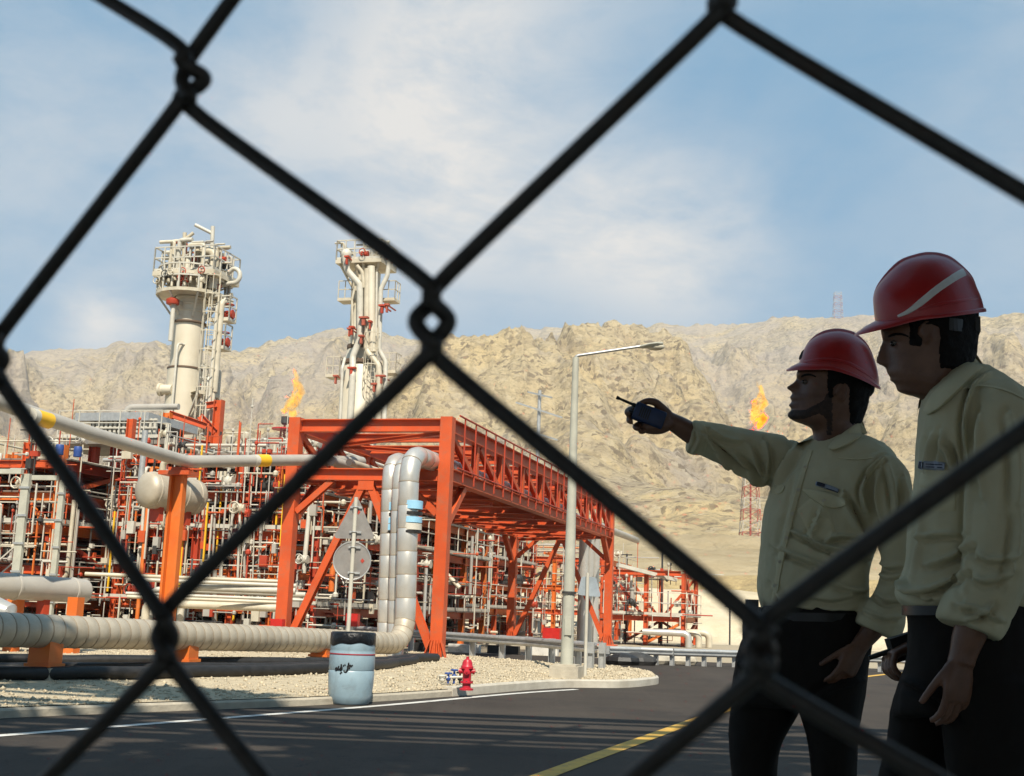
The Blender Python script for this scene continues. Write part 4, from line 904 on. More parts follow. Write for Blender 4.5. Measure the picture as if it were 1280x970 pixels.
_tc = N(t, 'ShaderNodeTexCoord'); _n = N(t, 'ShaderNodeTexNoise', i_Scale=.75, i_Detail=4., i_Distortion=.8); t.links.new(_tc.outputs['Object'], _n.inputs[0])
_k = mth(t, 'MULTIPLY', mth(t, 'SUBTRACT', _n.outputs[0], .32), 3.2, clamp=True)
_c = mixc(t, _k, (1.0, .42, .02), (1.0, .66, .09)); _e = N(t, 'ShaderNodeEmission'); t.links.new(_c, _e.inputs[0]); t.links.new(mth(t, 'MULTIPLY', mth(t, 'ADD', _k, .10), .42), _e.inputs[1]); _a = N(t, 'ShaderNodeVolumeAbsorption', i_Density=1.0); _a.inputs[0].default_value = (1, .66, .07, 1); _s = N(t, 'ShaderNodeAddShader'); t.links.new(_e.outputs[0], _s.inputs[0]); t.links.new(_a.outputs[0], _s.inputs[1])
_o = N(t, 'ShaderNodeOutputMaterial'); t.links.new(_s.outputs[0], _o.inputs['Volume'])
def flame(parent, base, h, w, lean, seed):
    rr = random.Random(seed); g = MB()
    for k in range(7):
        u0 = rr.uniform(0, .45); L = h * rr.uniform(.35, .6) if k else h; x = rr.uniform(-.25, .35) * w; p = base + Vector((x + lean * u0 * h * .4, rr.uniform(-.3, .3) * w, h * u0)); pts, rad = [], []
        for i in range(9):
            u = i / 8; pts.append(p + Vector((lean * u * L * .45 + math.sin(u * 5 + k) * w * .22, math.cos(u * 4 + k * 2) * w * .15, u * L))); rad.append(max(.02, w * (.42 if k == 0 else .3) * math.sin(math.pi * min(1, .12 + u * .88)) ** .8 * (1.1 - .55 * u) * rr.uniform(.75, 1.2)))
        g.tube(pts, rad, 9)
    v = np.array(g.v); d = fbm(v / (w * .5), 4, seed) - .5; d2 = fbm(v / (w * .5) + 40, 4, seed + 9) - .5; v[:, 0] += d * w * 1.0; v[:, 2] += d2 * w * 1.3; g.v = [tuple(x) for x in v]
    o = O('flame', g, FLAME, parent, smooth=3.2); outward(o); return o
for k, (px, yb, yt, yf, D, lab) in enumerate(((351, 600, 527, 478, 230., 'red and white flare stack burning orange between the two towers'), (938, 668, 543, 492, 255., 'red and white lattice flare stack burning orange beyond the pointing arm'))):
    b = at(px, yb, D); tp = at(px + 2, yt, D); b.z = min(b.z, hill_z(b.x, b.y) + .3) - .5; fs = thing('flare_stack', lab, 'flare stack', tuple(b)); h = tp.z - b.z
    wv = 24 if k else 18
    lattice(fs, b, h * .93, wv / F * D * 1.05, (11 if k else 8) / F * D, 9, RUST, th=.13)
    g = MB(); g.tube([b, Vector((b.x, b.y, tp.z))], .2, 10); O('stack_pipe', g, RUST, fs, smooth=.8)
    g = MB(); g.lathe((b.x, b.y, tp.z - .6), [(.4, 0), (.75, .3), (.75, 1.5), (.55, 1.6)], 12); O('burner_tip', g, DARK, fs, smooth=.6)
    g = MB(); g.lathe((b.x, b.y, tp.z - 1.6), [(.4, 0), (2.4, .05), (2.4, .3), (.4, .35)], 12); O('platform', g, RED, fs)
    g = MB(); g.box((b.x, b.y, b.z + .6), 28 / F * D, 28 / F * D, 1.6); O('foundation', g, CONC, fs)
    flame(fs, Vector((b.x + .6, b.y, tp.z + .6)), (yt - yf) / F * D * 1.0, 17 / F * D, .2, 5 + k)
hb = ray(1047, 409); th = math.atan2(hb.x, hb.y); rr_ = 1030.
i = int(np.argmin(abs(HTH - th))); col_ = HV[i]; jr = int(np.argmax((col_[:, 2] - 1.2) / np.hypot(col_[:, 0], col_[:, 1]))); bpos = Vector(col_[jr]); bpos.z -= 3; Dm = math.hypot(bpos.x, bpos.y)
ms = thing('radio_mast', 'red and white lattice mast standing on the mountain ridge', 'mast', tuple(bpos)); lattice(ms, bpos, 33 / F * Dm + 3, 11 / F * Dm, 8 / F * Dm, 8, RUST, th=.26)
up = at(671, 600, 82.); UPz = at(673, 488, 82.).z
ut = thing('utility_pole', 'grey pole with two thin cross arms standing beyond the orange portal', 'pole', (up.x, up.y, 0)); g = MB(); g.tube([(up.x, up.y, 3.0), (up.x, up.y, UPz)], [.16, .11], 8); O('shaft', g, GALV, ut, smooth=.8)
for ya, xa, yb, xb in ((503, 645, 522, 703), (536, 652, 550, 697), (490, 660, 497, 690)): g = MB(); g.bar(at(xa, ya, 82.3), at(xb, yb, 81.2), .11, .11); O('cross_arm', g, GALV, ut)
for k, px in enumerate((781, 826, 912)):
    p = at(px, 820, 60 if k < 2 else 66); zt = at(px, (692, 686, 757)[k], p.y).z; g = MB(); g.tube([(p.x, p.y, -.05), (p.x, p.y, zt)], .045, 8); g.bar((p.x - .25, p.y, zt - .05), (p.x + .25, p.y, zt - .05), .05, .05)
    tag(O('thin_pole', g, DARK, smooth=.8), ('thin dark pole right of the far portal leg', 'thin dark pole with a short bar behind the wire', 'short thin pole left of the pointing man')[k], 'pole')
# ---------------------------------------------------------------- street furniture
LB = G(708, 848, .12); lt = at(722.5, 447, LB.y)
lp = thing('street_lamp', 'tall pale lamp post with a single arm on a concrete base beside the road', 'street lamp', (LB.x, LB.y, .1))
g = MB(); g.tube([(LB.x, LB.y, .3), (LB.x, LB.y, lt.z * .5), (LB.x, LB.y, lt.z)], [.115, .085, .055], 14); O('pole', g, TRAY, lp, smooth=.8)
tp = Vector((LB.x, LB.y, lt.z)); e = at(800, 433, LB.y); g = MB(); g.tube(fillet([tp - ZV * .15, tp + ZV * .03, e], .06, 4), .026, 8); O('arm', g, GALV, lp, smooth=.8)
hd = at(829, 429, LB.y) - e; g = MB(); d = hd.normalized()
R = []
for u, w, h in ((0, .03, .03), (.12, .07, .045), (.4, .125, .06), (.75, .12, .06), (.95, .07, .045), (1, .02, .02)):
    c = e + hd * u; s = Vector((0, 1, 0)); n = d.cross(s); R.append([c + s * (w * math.cos(t)) - n * (h * math.sin(t) * (1.0 if math.sin(t) > 0 else .5)) for t in np.linspace(0, 2 * math.pi, 13)[:-1]])
g.rings(R); O('lamp_head', g, TRAY, lp, smooth=.8)
g = MB(); c = e + hd * .66 - ZV * .045; g.ball(c, .17, .09, .07, 12, 7); O('glass_bowl', g, mat('lamp_glass', (.55, .50, .38), None, 3., .25), lp, smooth=3.2)
g = MB(); g.box((LB.x, LB.y, .2), .5, .46, .26); g.box((LB.x, LB.y, .34), .4, .36, .04); O('base_block', g, CONC, lp)
g = MB(); g.lathe((LB.x, LB.y, 1.55), [(.125, 0), (.125, .04)], 14); O('strap', g, DARK, lp)
g = MB(); g.box((LB.x, LB.y - .11, 1.0), .12, .04, .3); O('access_door', g, TRAY, lp)
# barrel
BB = G(437, 880, .0); BB.z = .0; s = BB.y / F; bh = 84 * s; br = 27.5 * s
bz = .03
ba = thing('barrel', 'pale blue plastic barrel used as a litter bin, lined with a black bag', 'barrel', (BB.x, BB.y, 0))
g = MB(); g.lathe((BB.x, BB.y, .005), [(br * .8, 0), (br * .86, .02), (br * .95, bh * .12), (br, bh * .3), (br * 1.015, bh * .46), (br * .985, bh * .475), (br * 1.01, bh * .49), (br * 1.015, bh * .62), (br, bh * .74), (br * .985, bh * .755), (br * 1.0, bh * .77), (br * .97, bh * .87), (br * .95, bh * .9), (br * .97, bh * .93), (br * .96, bh * .985), (br * .9, bh * .985), (br * .88, bh * .8), (.02, bh * .78)], 40); O('body', g, BARREL, ba, smooth=.7)
g = MB(); R = []; rr = random.Random(2)
for i, (q, z) in enumerate(((.80, .88), (.92, 1.005), (.965, 1.02), (1.0, 1.0), (1.015, .93), (1.01, .88), (1.0, .87))):
    R.append([Vector((BB.x + math.cos(t) * br * (q + (.012 * math.sin(9 * t + i) if i > 2 else 0)), BB.y + math.sin(t) * br * q, bh * z - (0 if i < 4 else bh * (.02 + .02 * math.sin(2 * t + 1) + .012 * math.sin(7 * t))))) for t in np.linspace(0, 2 * math.pi, 49)[:-1]])
g.rings(R, False); bgm = O('bin_bag', g, mat('black_bag', (.008, .008, .009), None, 9., .3, bump=.6, bscale=22.), ba, smooth=3.2)
def barrel_pt(px, py, off=.004):
    d = ray(px, py); d = d / d.y; ox, oy = CAM.x - BB.x, CAM.y - BB.y
    rr = br * 1.018 + off; a = d.x ** 2 + 1; b = ox * d.x + oy; c = ox * ox + oy * oy - rr * rr; q = b * b - a * c
    return CAM + d * ((-b - math.sqrt(max(q, 0))) / a)
g = MB(); g.lathe((BB.x, BB.y, bh * .70), [(br * 1.012, 0), (br * 1.02, .003), (br * 1.02, .014), (br * 1.012, .017)], 40); O('red_stripe', g, mat('red_stripe', (.30, .02, .03), None, 9., .5), ba, smooth=.6)
# brush lettering on the barrel, read from right to left
ink = mat('black_brush_paint', (.012, .012, .012), None, 5., .6)
def stroke(pts, w=.9):
    P = smooth_line([Vector((x, y, 0)) for x, y in pts], 5); g = MB(); g.tube([barrel_pt(p.x, p.y, -.001) for p in P], [w * s * (.55 + .45 * math.sin(math.pi * min(1, .15 + .8 * i / len(P)))) for i in range(len(P))], 5); return O('lettering', g, ink, ba)
LX = lambda pts: [(419.2 + (x - 206) * .1875, 830.5 + (y - 330) * .1875) for x, y in pts]      # traced from the enlarged photograph
for pts in ([(322, 334), (312, 342), (304, 336), (298, 345), (290, 340), (286, 350)], [(296, 318), (292, 340), (288, 362), (278, 380), (266, 378), (264, 368)], [(286, 352), (300, 356), (294, 344)],
            [(250, 346), (248, 362), (238, 372)], [(246, 328), (244, 350), (234, 362), (224, 364)], [(230, 340), (224, 356), (216, 366), (208, 362), (212, 352), (220, 356)], ):
    stroke(LX(pts), 1.15)
for x, y in ((258, 336), (268, 330), (238, 386), (246, 380)): stroke(LX([(x, y), (x + 3, y + 2), (x + 5, y + 1)]), 1.2)
# road signs seen from behind
SP = Vector((at(441, 700, 20.6).x, 20.6, 0)); k1 = 20.6 / F
sg = thing('road_sign', 'pole with a triangular and a round sign plate seen from behind, above the barrel', 'road sign', (SP.x, SP.y, .1))
g = MB(); zt = at(445, 622, 20.6).z; g.tube([(SP.x, SP.y - .05, .05), (SP.x, SP.y - .05, zt)], .034, 10); O('pole', g, WHITE, sg, smooth=.8)
def plate(parent, poly, th, mt, y, name):
    g = MB(); n = len(poly); v = [(x, y, z) for x, z in poly] + [(x, y + th, z) for x, z in poly]
    g.add(v, [tuple(range(n)), tuple(range(2 * n - 1, n - 1, -1))] + [(i, i + n, (i + 1) % n + n, (i + 1) % n) for i in range(n)]); return O(name, g, mt, parent)
def rounded(poly, r, n=5):
    P = fillet([Vector((x, z, 0)) for x, z in ([((poly[-1][0] + poly[0][0]) / 2, (poly[-1][1] + poly[0][1]) / 2)] + poly + [((poly[-1][0] + poly[0][0]) / 2, (poly[-1][1] + poly[0][1]) / 2)])], r, n); return [(p.x, p.y) for p in P[:-1]]
ct = at(444, 655, 20.6); tri = [(ct.x - 27 * k1, at(444, 674, 20.6).z), (ct.x + .2 * k1, at(444, 619, 20.6).z), (ct.x + 26 * k1, at(444, 673, 20.6).z)]
plate(sg, rounded(tri[::-1], .06), .012, SIGNB, SP.y, 'triangular_plate')
cc = at(440, 701, 20.6); cr = 23.3 * k1
plate(sg, [(cc.x + cr * math.cos(t) * .97, cc.z + cr * 1.06 * math.sin(t)) for t in np.linspace(0, 2 * math.pi, 41)[:-1]], .012, SIGNB, SP.y + .001, 'round_plate')
g = MB(); g.torus((cc.x, SP.y, cc.z), (0, 1, 0), cr * .985, .011, 40, 5); O('rim', g, GALV, sg, smooth=.8)
for (x, y) in ((445, 634), (444, 665), (443, 684), (442, 716)): p = at(x, y, SP.y - .05); g = MB(); g.bar((p.x - .1, SP.y - .02, p.z), (p.x + .1, SP.y - .02, p.z), .02, .035); g.torus((SP.x, SP.y - .05, p.z), ZV, .04, .011, 10, 4); O('clamp', g, GALV, sg)
STK = mat('red_sticker', (.42, .05, .03), None, 6., .5)
for (x, y) in ((448, 640), (453, 701)): p = at(x, y, SP.y - .004); q = 2.6 * k1; plate(sg, [(p.x - q, p.z), (p.x, p.z + q * 1.2), (p.x + q, p.z), (p.x, p.z - q * 1.2)][::-1], .003, STK, SP.y - .006, 'sticker')
S2 = G(731, 847, .12); k3 = S2.y / F
s2 = thing('road_sign', 'small pale blue road sign seen from behind beside the lamp post', 'road sign', (S2.x, S2.y, .1))
g = MB(); g.tube([(S2.x, S2.y - .04, .08), (S2.x, S2.y - .04, at(735, 716, S2.y).z)], .03, 9); O('pole', g, WHITE, s2, smooth=.8)
zz = lambda y: at(736, y, S2.y).z; xx = lambda x, y: at(x, y, S2.y).x
plate(s2, rounded([(xx(721.5, 744), zz(744)), (xx(751.5, 746), zz(746)), (xx(745, 721), zz(721)), (xx(727, 721), zz(721))], .05), .012, mat('pale_sign_back', (.42, .47, .50), None, 5., .4, .4), S2.y, 'plate')
# hydrant
HB_ = G(583, 859, .14); hs = 40 * HB_.y / F; hr = hs * .14
hy = thing('fire_hydrant', 'red fire hydrant standing on the gravel verge near the kerb', 'fire hydrant', (HB_.x, HB_.y, .1)); hb = Vector((HB_.x, HB_.y, .1))
g = MB(); g.lathe(hb, [(hr * 1.5, 0), (hr * 1.5, hs * .05), (hr * .95, hs * .07), (hr * .9, hs * .2), (hr * 1.4, hs * .21), (hr * 1.4, hs * .26), (hr * .95, hs * .28), (hr * .95, hs * .62), (hr * 1.35, hs * .64), (hr * 1.35, hs * .7), (hr * 1.15, hs * .74), (hr * 1.1, hs * .82), (hr * .8, hs * .9), (hr * .35, hs * .93), (hr * .3, hs), (.005, hs)], 18); O('body', g, HYD, hy, smooth=.6)
for sgn, ax in ((-1, Vector((1, 0, 0))), (1, Vector((1, 0, 0))), (1, Vector((0, -1, 0)))):
    g = MB(); a = ax * sgn; g.lathe(hb + ZV * hs * .56, [(hr * .5, hr * .6), (hr * .5, hr * 1.25), (hr * .65, hr * 1.3), (hr * .65, hr * 1.65), (hr * .2, hr * 1.7), (hr * .2, hr * 1.9)], 12, a); O('outlet_cap', g, HYD, hy, smooth=.6)
g = MB()
for k in range(8): t = k * math.pi / 4; g.lathe(hb + Vector((math.cos(t) * hr * 1.2, math.sin(t) * hr * 1.2, hs * .2)), [(.012, 0), (.012, hs * .08)], 6)
O('bolt', g, DARK, hy)
# small valve set left of the hydrant
v0 = G(565, 853, .16); vs = thing('valve_set', 'small cluster of blue and white valves on the gravel left of the hydrant', 'valves', (v0.x, v0.y, .15)); sc = v0.y / F
for k, (dx, h, mt) in enumerate(((-12, 9, WHITE), (-5, 12, BLUE), (2, 16, BLUE), (9, 13, DARK))):
    p = Vector((v0.x + dx * sc, v0.y + .05 * k, .14)); g = MB(); g.tube([p, p + ZV * h * sc], .018, 6); g.torus(p + ZV * h * sc, ZV, .05, .012, 10, 4); g.ball(p + ZV * h * sc * .5, .04, .04, .045, 8, 5); O('valve', g, mt, vs, smooth=.6)
g = MB(); g.tube([Vector((v0.x - 16 * sc, v0.y, .22)), Vector((v0.x + 14 * sc, v0.y + .1, .24))], .02, 6); O('pipe', g, WHITE, vs, smooth=.8)
# guardrails
def guardrail(label, line, zt, posts, post_h=None, end=False):
    gr = thing('guardrail', label, 'guardrail', (line[0].x, line[0].y, 0), 'steel guardrails beside the road')
    prof = [(0, -.155), (.03, -.14), (.05, -.09), (.05, -.05), (.0, -.02), (0, .02), (.05, .05), (.05, .09), (.03, .14), (0, .155)]
    k = .62
    for a, b in zip(line, line[1:]):
        d = (b - a); s = Vector((d.y, -d.x, 0)).normalized(); g = MB(); v = []
        for p in (a, b):
            for o_, z in prof: v.append(tuple(Vector((p.x, p.y, zt + z * k)) + s * (o_ * 1.2 + .06)))
            for o_, z in prof[::-1]: v.append(tuple(Vector((p.x, p.y, zt + z * k)) + s * (o_ * 1.2 + .053)))
        n = 20; g.add(v, [(i, (i + 1) % n, (i + 1) % n + n, i + n) for i in range(n)] + [tuple(range(n))[::-1], tuple(range(n, 2 * n))]); O('rail', g, GALV, gr)
    for p, h in posts:
        g = MB(); g.ibeam((p.x, p.y, -.03), (p.x, p.y, zt + .1), .12, .11, .012, .012, up=VH); O('post', g, GALV, gr)
        g = MB(); g.box((p.x, p.y, zt), .13, .1, .2); O('spacer', g, GALV, gr)
    return gr
gl = [G(x, y, .0) for x, y in ((440, 816), (513, 823.5), (590, 831), (627, 835), (660, 838), (689, 842), (722, 847), (752, 851))]
gp = [(p, 0) for p in gl]; gp.insert(-1, (gl[-1] - Vector((.22, .1, 0)), 0))
guardrail('galvanised guardrail on posts behind the lamp post and hydrant', gl, .60, gp)
fl_ = [G(760, 829.5), G(800, 830.5), G(840, 832), G(880, 833), G(918, 834), G(990, 836), G(1100, 840), G(1300, 848)]
guardrail('far guardrail across the curve of the road left of the men', fl_, .34, [(p, 0) for p in fl_] + [(a.lerp(b, .5), 0) for a, b in zip(fl_, fl_[1:])])
for k, (px, py) in enumerate(((779, 826), (795, 826), (812, 825), (850, 826))):
    p = G(px, py, .1); g = MB(); g.ball((0, 0, 0), .5, .35, .2, 10, 7); v = np.array(g.v); v *= 1 + .5 * (fbm(v * 3 + k * 9, 3, 5) - .5)[:, None]; g.v = [tuple(Vector(q) + p) for q in v]
    tag(O('boulder', g, (BLACK, DARK, CONC, CONC)[k]), ('black rubble sack', 'dark rubble lump', 'pale sandy boulder', 'small pale boulder')[k] + ' lying behind the far guardrail', 'boulder', 'rubble behind the far guardrail')
# ================================================================== THE TWO MEN
def union(mb, voxel, smooth=4, fac=.5):
    me = mesh_from('tmp', mb.v, mb.f); o = bpy.data.objects.new('tmp', me); COL.objects.link(o)
    r = o.modifiers.new('r', 'REMESH'); r.mode = 'VOXEL'; r.voxel_size = voxel; r.adaptivity = 0
    if smooth: s = o.modifiers.new('s', 'SMOOTH'); s.factor = fac; s.iterations = smooth
    bpy.context.view_layer.update(); dg = bpy.context.evaluated_depsgraph_get(); out = bpy.data.meshes.new_from_object(o.evaluated_get(dg))
    bpy.data.objects.remove(o); bpy.data.meshes.remove(me); return out
def mesh_np(me):
    V = np.zeros(len(me.vertices) * 3); me.vertices.foreach_get('co', V); NN = np.zeros(len(me.vertices) * 3); me.vertices.foreach_get('normal', NN); return V.reshape(-1, 3), NN.reshape(-1, 3)
def put(name, me, mt, parent, smooth=True):
    l = rootloc(parent); V, _ = mesh_np(me); me.vertices.foreach_set('co', (V - np.array(l)).ravel()); me.materials.clear(); me.materials.append(mt)
    me.polygons.foreach_set('use_smooth', [smooth] * len(me.polygons)); me.name = name; me.update()
    o = bpy.data.objects.new(name, me); COL.objects.link(o); o.parent = parent; return o
def apply_folds(me, folds, nscale=9., namp=.004, seed=0, stretch=(1, 1, .55)):
    V, NN = mesh_np(me); px, py, z = proj(V); view = V - np.array(CAM); view /= np.linalg.norm(view, axis=1)[:, None]; fac = np.clip(-(view * NN).sum(1) * 2.5, 0, 1)
    disp = (fbm(V * nscale * np.array(stretch), 4, seed) - .5) * 2 * namp + (ridged(V * nscale * 2.2 * np.array((1, 1, .8)), 3, seed + 5) - .5) * namp * .8
    for pts, amp, w in folds:
        P = np.array([(p.x, p.y) for p in smooth_line([Vector((x, y, 0)) for x, y in pts], 5)]); best = np.full(len(V), 1e9); sd = np.zeros(len(V)); tt = np.zeros(len(V)); n = len(P) - 1
        for i in range(n):
            a, b = P[i], P[i + 1]; d = b - a; L = np.hypot(*d) + 1e-9; u = np.clip(((px - a[0]) * d[0] + (py - a[1]) * d[1]) / L ** 2, 0, 1)
            ex, ey = px - a[0] - u * d[0], py - a[1] - u * d[1]; dd = np.hypot(ex, ey) / .82; k = dd < best; best[k] = dd[k]; sd[k] = (np.sign(d[0] * (py - a[1]) - d[1] * (px - a[0])) * dd)[k]; tt[k] = ((i + u) / n)[k]
        tap = np.sin(np.pi * np.clip(tt, .06, .94)) ** .6
        disp += fac * 2.4 * amp * tap * (np.exp(-(sd / w) ** 2) - .8 * np.exp(-((sd - 1.7 * w) / w) ** 2))
    V = V + NN * disp[:, None]; me.vertices.foreach_set('co', V.ravel()); me.update()
def bvh_of(me):
    V, _ = mesh_np(me); return BVHTree.FromPolygons([tuple(v) for v in V], [tuple(p.vertices) for p in me.polygons])
class Fig:
    def __init__(s, D): s.D = D; s.k = D / F
    def P(s, px, py, d=0.): return at(px, py, s.D + d)
    def limb(s, mb, pts, n=18, sm=5, sq=1.0):      # (px, py, depth offset, radius in px)
        Q = [Vector((p[0], p[1], p[2] * 1000)) for p in pts]; L = smooth_line(Q, sm); r = smooth_line([Vector((p[3], 0, 0)) for p in pts], sm)
        P = [s.P(q.x, q.y, q.z / 1000) for q in L]; return mb.tube(P, [max(.002, q.x * s.k) for q in r], n)
    def rows(s, mb, rows, slope=0., d=0., n=36, sm=4, e=.85):   # (py, left px, right px, half depth m)
        Q = smooth_line([Vector((r[1], r[2], r[0])) for r in rows], sm); T = smooth_line([Vector((r[3], r[4] if len(r) > 4 else 0, 0)) for r in rows], sm); R = []
        for q, t in zip(Q, T):
            cx, hw = (q.x + q.y) / 2, (q.y - q.x) / 2; ring = []
            for k in range(n):
                a = 2 * math.pi * k / n; c, sn = math.cos(a), math.sin(a); c = math.copysign(abs(c) ** e, c); sn = math.copysign(abs(sn) ** e, sn)
                ring.append(s.P(cx + hw * c, q.z, d + t.y - slope * hw * c * s.k + t.x * sn))
            R.append(ring)
        return mb.rings(R[::-1])
    def decal(s, bvh, name, mt, parent, centre, widths, off=.003, across=8, edge=-.004, sub=6, puff=0.):
        L = smooth_line([Vector((x, y, 0)) for x, y in centre], sub); Wd = smooth_line([Vector((w, 0, 0)) for w in widths], sub); v = []; m = len(L)
        for i, p in enumerate(L):
            a, b = L[max(i - 1, 0)], L[min(i + 1, m - 1)]; t = (b - a).normalized(); nrm = Vector((-t.y, t.x, 0))
            for j in range(across):
                u = j / (across - 1) * 2 - 1; q = p + nrm * (u * Wd[i].x / 2); rd = ray(q.x, q.y).normalized(); hit = bvh.ray_cast(CAM, rd); e = (j in (0, across - 1)) or i in (0, m - 1)
                h = hit[0] if hit[0] is not None else s.P(q.x, q.y); v.append(h - rd * ((edge if e else off) + puff * (1 - u * u)))
        g = MB(); g.add(v, [(i * across + j, (i + 1) * across + j, (i + 1) * across + j + 1, i * across + j + 1) for i in range(m - 1) for j in range(across - 1)]); return O(name, g, mt, parent, smooth=.9)
    def head(s, rows, eye_rows, n=80, sub=6):
        cols = [smooth_line([Vector((r[0], r[1], r[2])) for r in rows], sub), smooth_line([Vector((r[3], r[4], r[5])) for r in rows], sub)]
        grid = []
        for q, t in zip(*cols):
            y, xf, bump = q; xb, w, sg = t; cx = xf + (xb - xf) * .52; ring = []
            for k in range(n):
                a = 2 * math.pi * k / n; a = a if a <= math.pi else a - 2 * math.pi; c = math.cos(a)
                ax = (cx - xf) if c > 0 else (xb - cx); x = cx - ax * math.copysign(abs(c) ** .88, c); dep = w * math.sin(a) * (1 - .12 * max(0, c))
                x -= bump * 1.16 * math.exp(-(a / max(.12, sg)) ** 2)
                for ey, es, amt in eye_rows: x += amt * math.exp(-((y - ey) / es) ** 2) * math.exp(-((abs(a) - .52) / .24) ** 2)
                ring.append((x, y, -dep * s.k))
            grid.append(ring)
        return grid
    def grid_mesh(s, mb, grid, off=None):
        R = []
        for ring in grid:
            cx = sum(p[0] for p in ring) / len(ring); rr = []
            for x, y, d in ring:
                o = off(x, y, d) if off else 0; r = math.hypot((x - cx) * s.k, d) + 1e-6; rr.append(s.P(x + (x - cx) * s.k / r * o, y, d + d / r * o * s.k))
            R.append(rr)
        return mb.rings(R)
def hand(mb, wrist, d, n, sd, curl=(.35, .5, .4), sc=1., spread=.04, thumb=(.86, .36, .36)):
    d = Vector(d).normalized(); n = Vector(n); n = (n - d * n.dot(d)).normalized(); sd = Vector(sd); sd = (sd - d * sd.dot(d) - n * sd.dot(n)).normalized(); w = Vector(wrist); R = []
    for t, hw, ht in ((-.02, .027, .021), (.012, .030, .020), (.04, .038, .018), (.07, .042, .0155), (.092, .040, .012)):
        c = w + d * (t * sc); R.append([c + sd * (hw * sc * math.cos(a)) + n * (ht * sc * math.sin(a)) for a in (2 * math.pi * k / 16 for k in range(16))])
    mb.rings(R)
    for i, (o, L) in enumerate(((.030, .072), (.0105, .080), (-.0095, .075), (-.029, .058))):
        p = w + d * (.082 * sc) + sd * (o * sc); pts = [p - d * .012, p]; a = 0; dirr = d + sd * (spread * (1.5 - i))
        for ph, c in zip((.46, .30, .24), curl): a += c * (1 + .08 * i); p = p + (dirr.normalized() * math.cos(a) + n * math.sin(a)) * (L * sc * ph); pts.append(p)
        mb.tube(smooth_line(pts, 3), [(.0092 - .0022 * q / 13) * sc for q in range(13)][:len(smooth_line(pts, 3))] + [.0062 * sc] * 9 if False else [(.0094 - .0026 * q / (len(smooth_line(pts, 3)) - 1)) * sc for q in range(len(smooth_line(pts, 3)))], 9)
    p = w + d * (.022 * sc) + sd * (.026 * sc) + n * .006; pts = [p - d * .01, p]; td = (d * thumb[0] + sd * thumb[1] + n * thumb[2]).normalized()
    for L, b in ((.040, 0), (.034, .35), (.026, .5)): td = (td + d * b * .6 + n * b * .3).normalized(); p = p + td * L * sc; pts.append(p)
    q = smooth_line(pts, 3); mb.tube(q, [(.0125 - .005 * k / (len(q) - 1)) * sc for k in range(len(q))], 9)
def collar(name, fig, top, bot, dtop, dbot, mt, parent, th=.005):
    T = smooth_line([Vector((x, y, d * 1000)) for (x, y), d in zip(top, dtop)], 6); B = smooth_line([Vector((x, y, d * 1000)) for (x, y), d in zip(bot, dbot)], 6); n = len(T); v = []
    for side in (0, 1):
        for a, b in zip(T, B):
            for u in np.linspace(0, 1, 6):
                q = a.lerp(b, u); bul = .012 * math.sin(math.pi * u * .9) + (th if side else 0); sgn = -1 if (a.z + b.z) <= 0 else 1
                v.append(fig.P(q.x, q.y, q.z / 1000 + sgn * bul))
    g = MB(); f = []; N_ = n * 6
    for sd in (0, 1):
        for i in range(n - 1):
            for j in range(5):
                a = sd * N_ + i * 6 + j; q = (a, a + 6, a + 7, a + 1); f.append(q if sd else q[::-1])
    for i in range(n - 1):
        for j in (0, 5): a = i * 6 + j; f.append((a, a + 6, a + 6 + N_, a + N_) if j == 0 else (a + N_, a + 6 + N_, a + 6, a))
    for i in (0, n - 1):
        for j in range(5): a = i * 6 + j; f.append((a, a + N_, a + 1 + N_, a + 1))
    g.add(v, f); return O(name, g, mt, parent, smooth=.9)
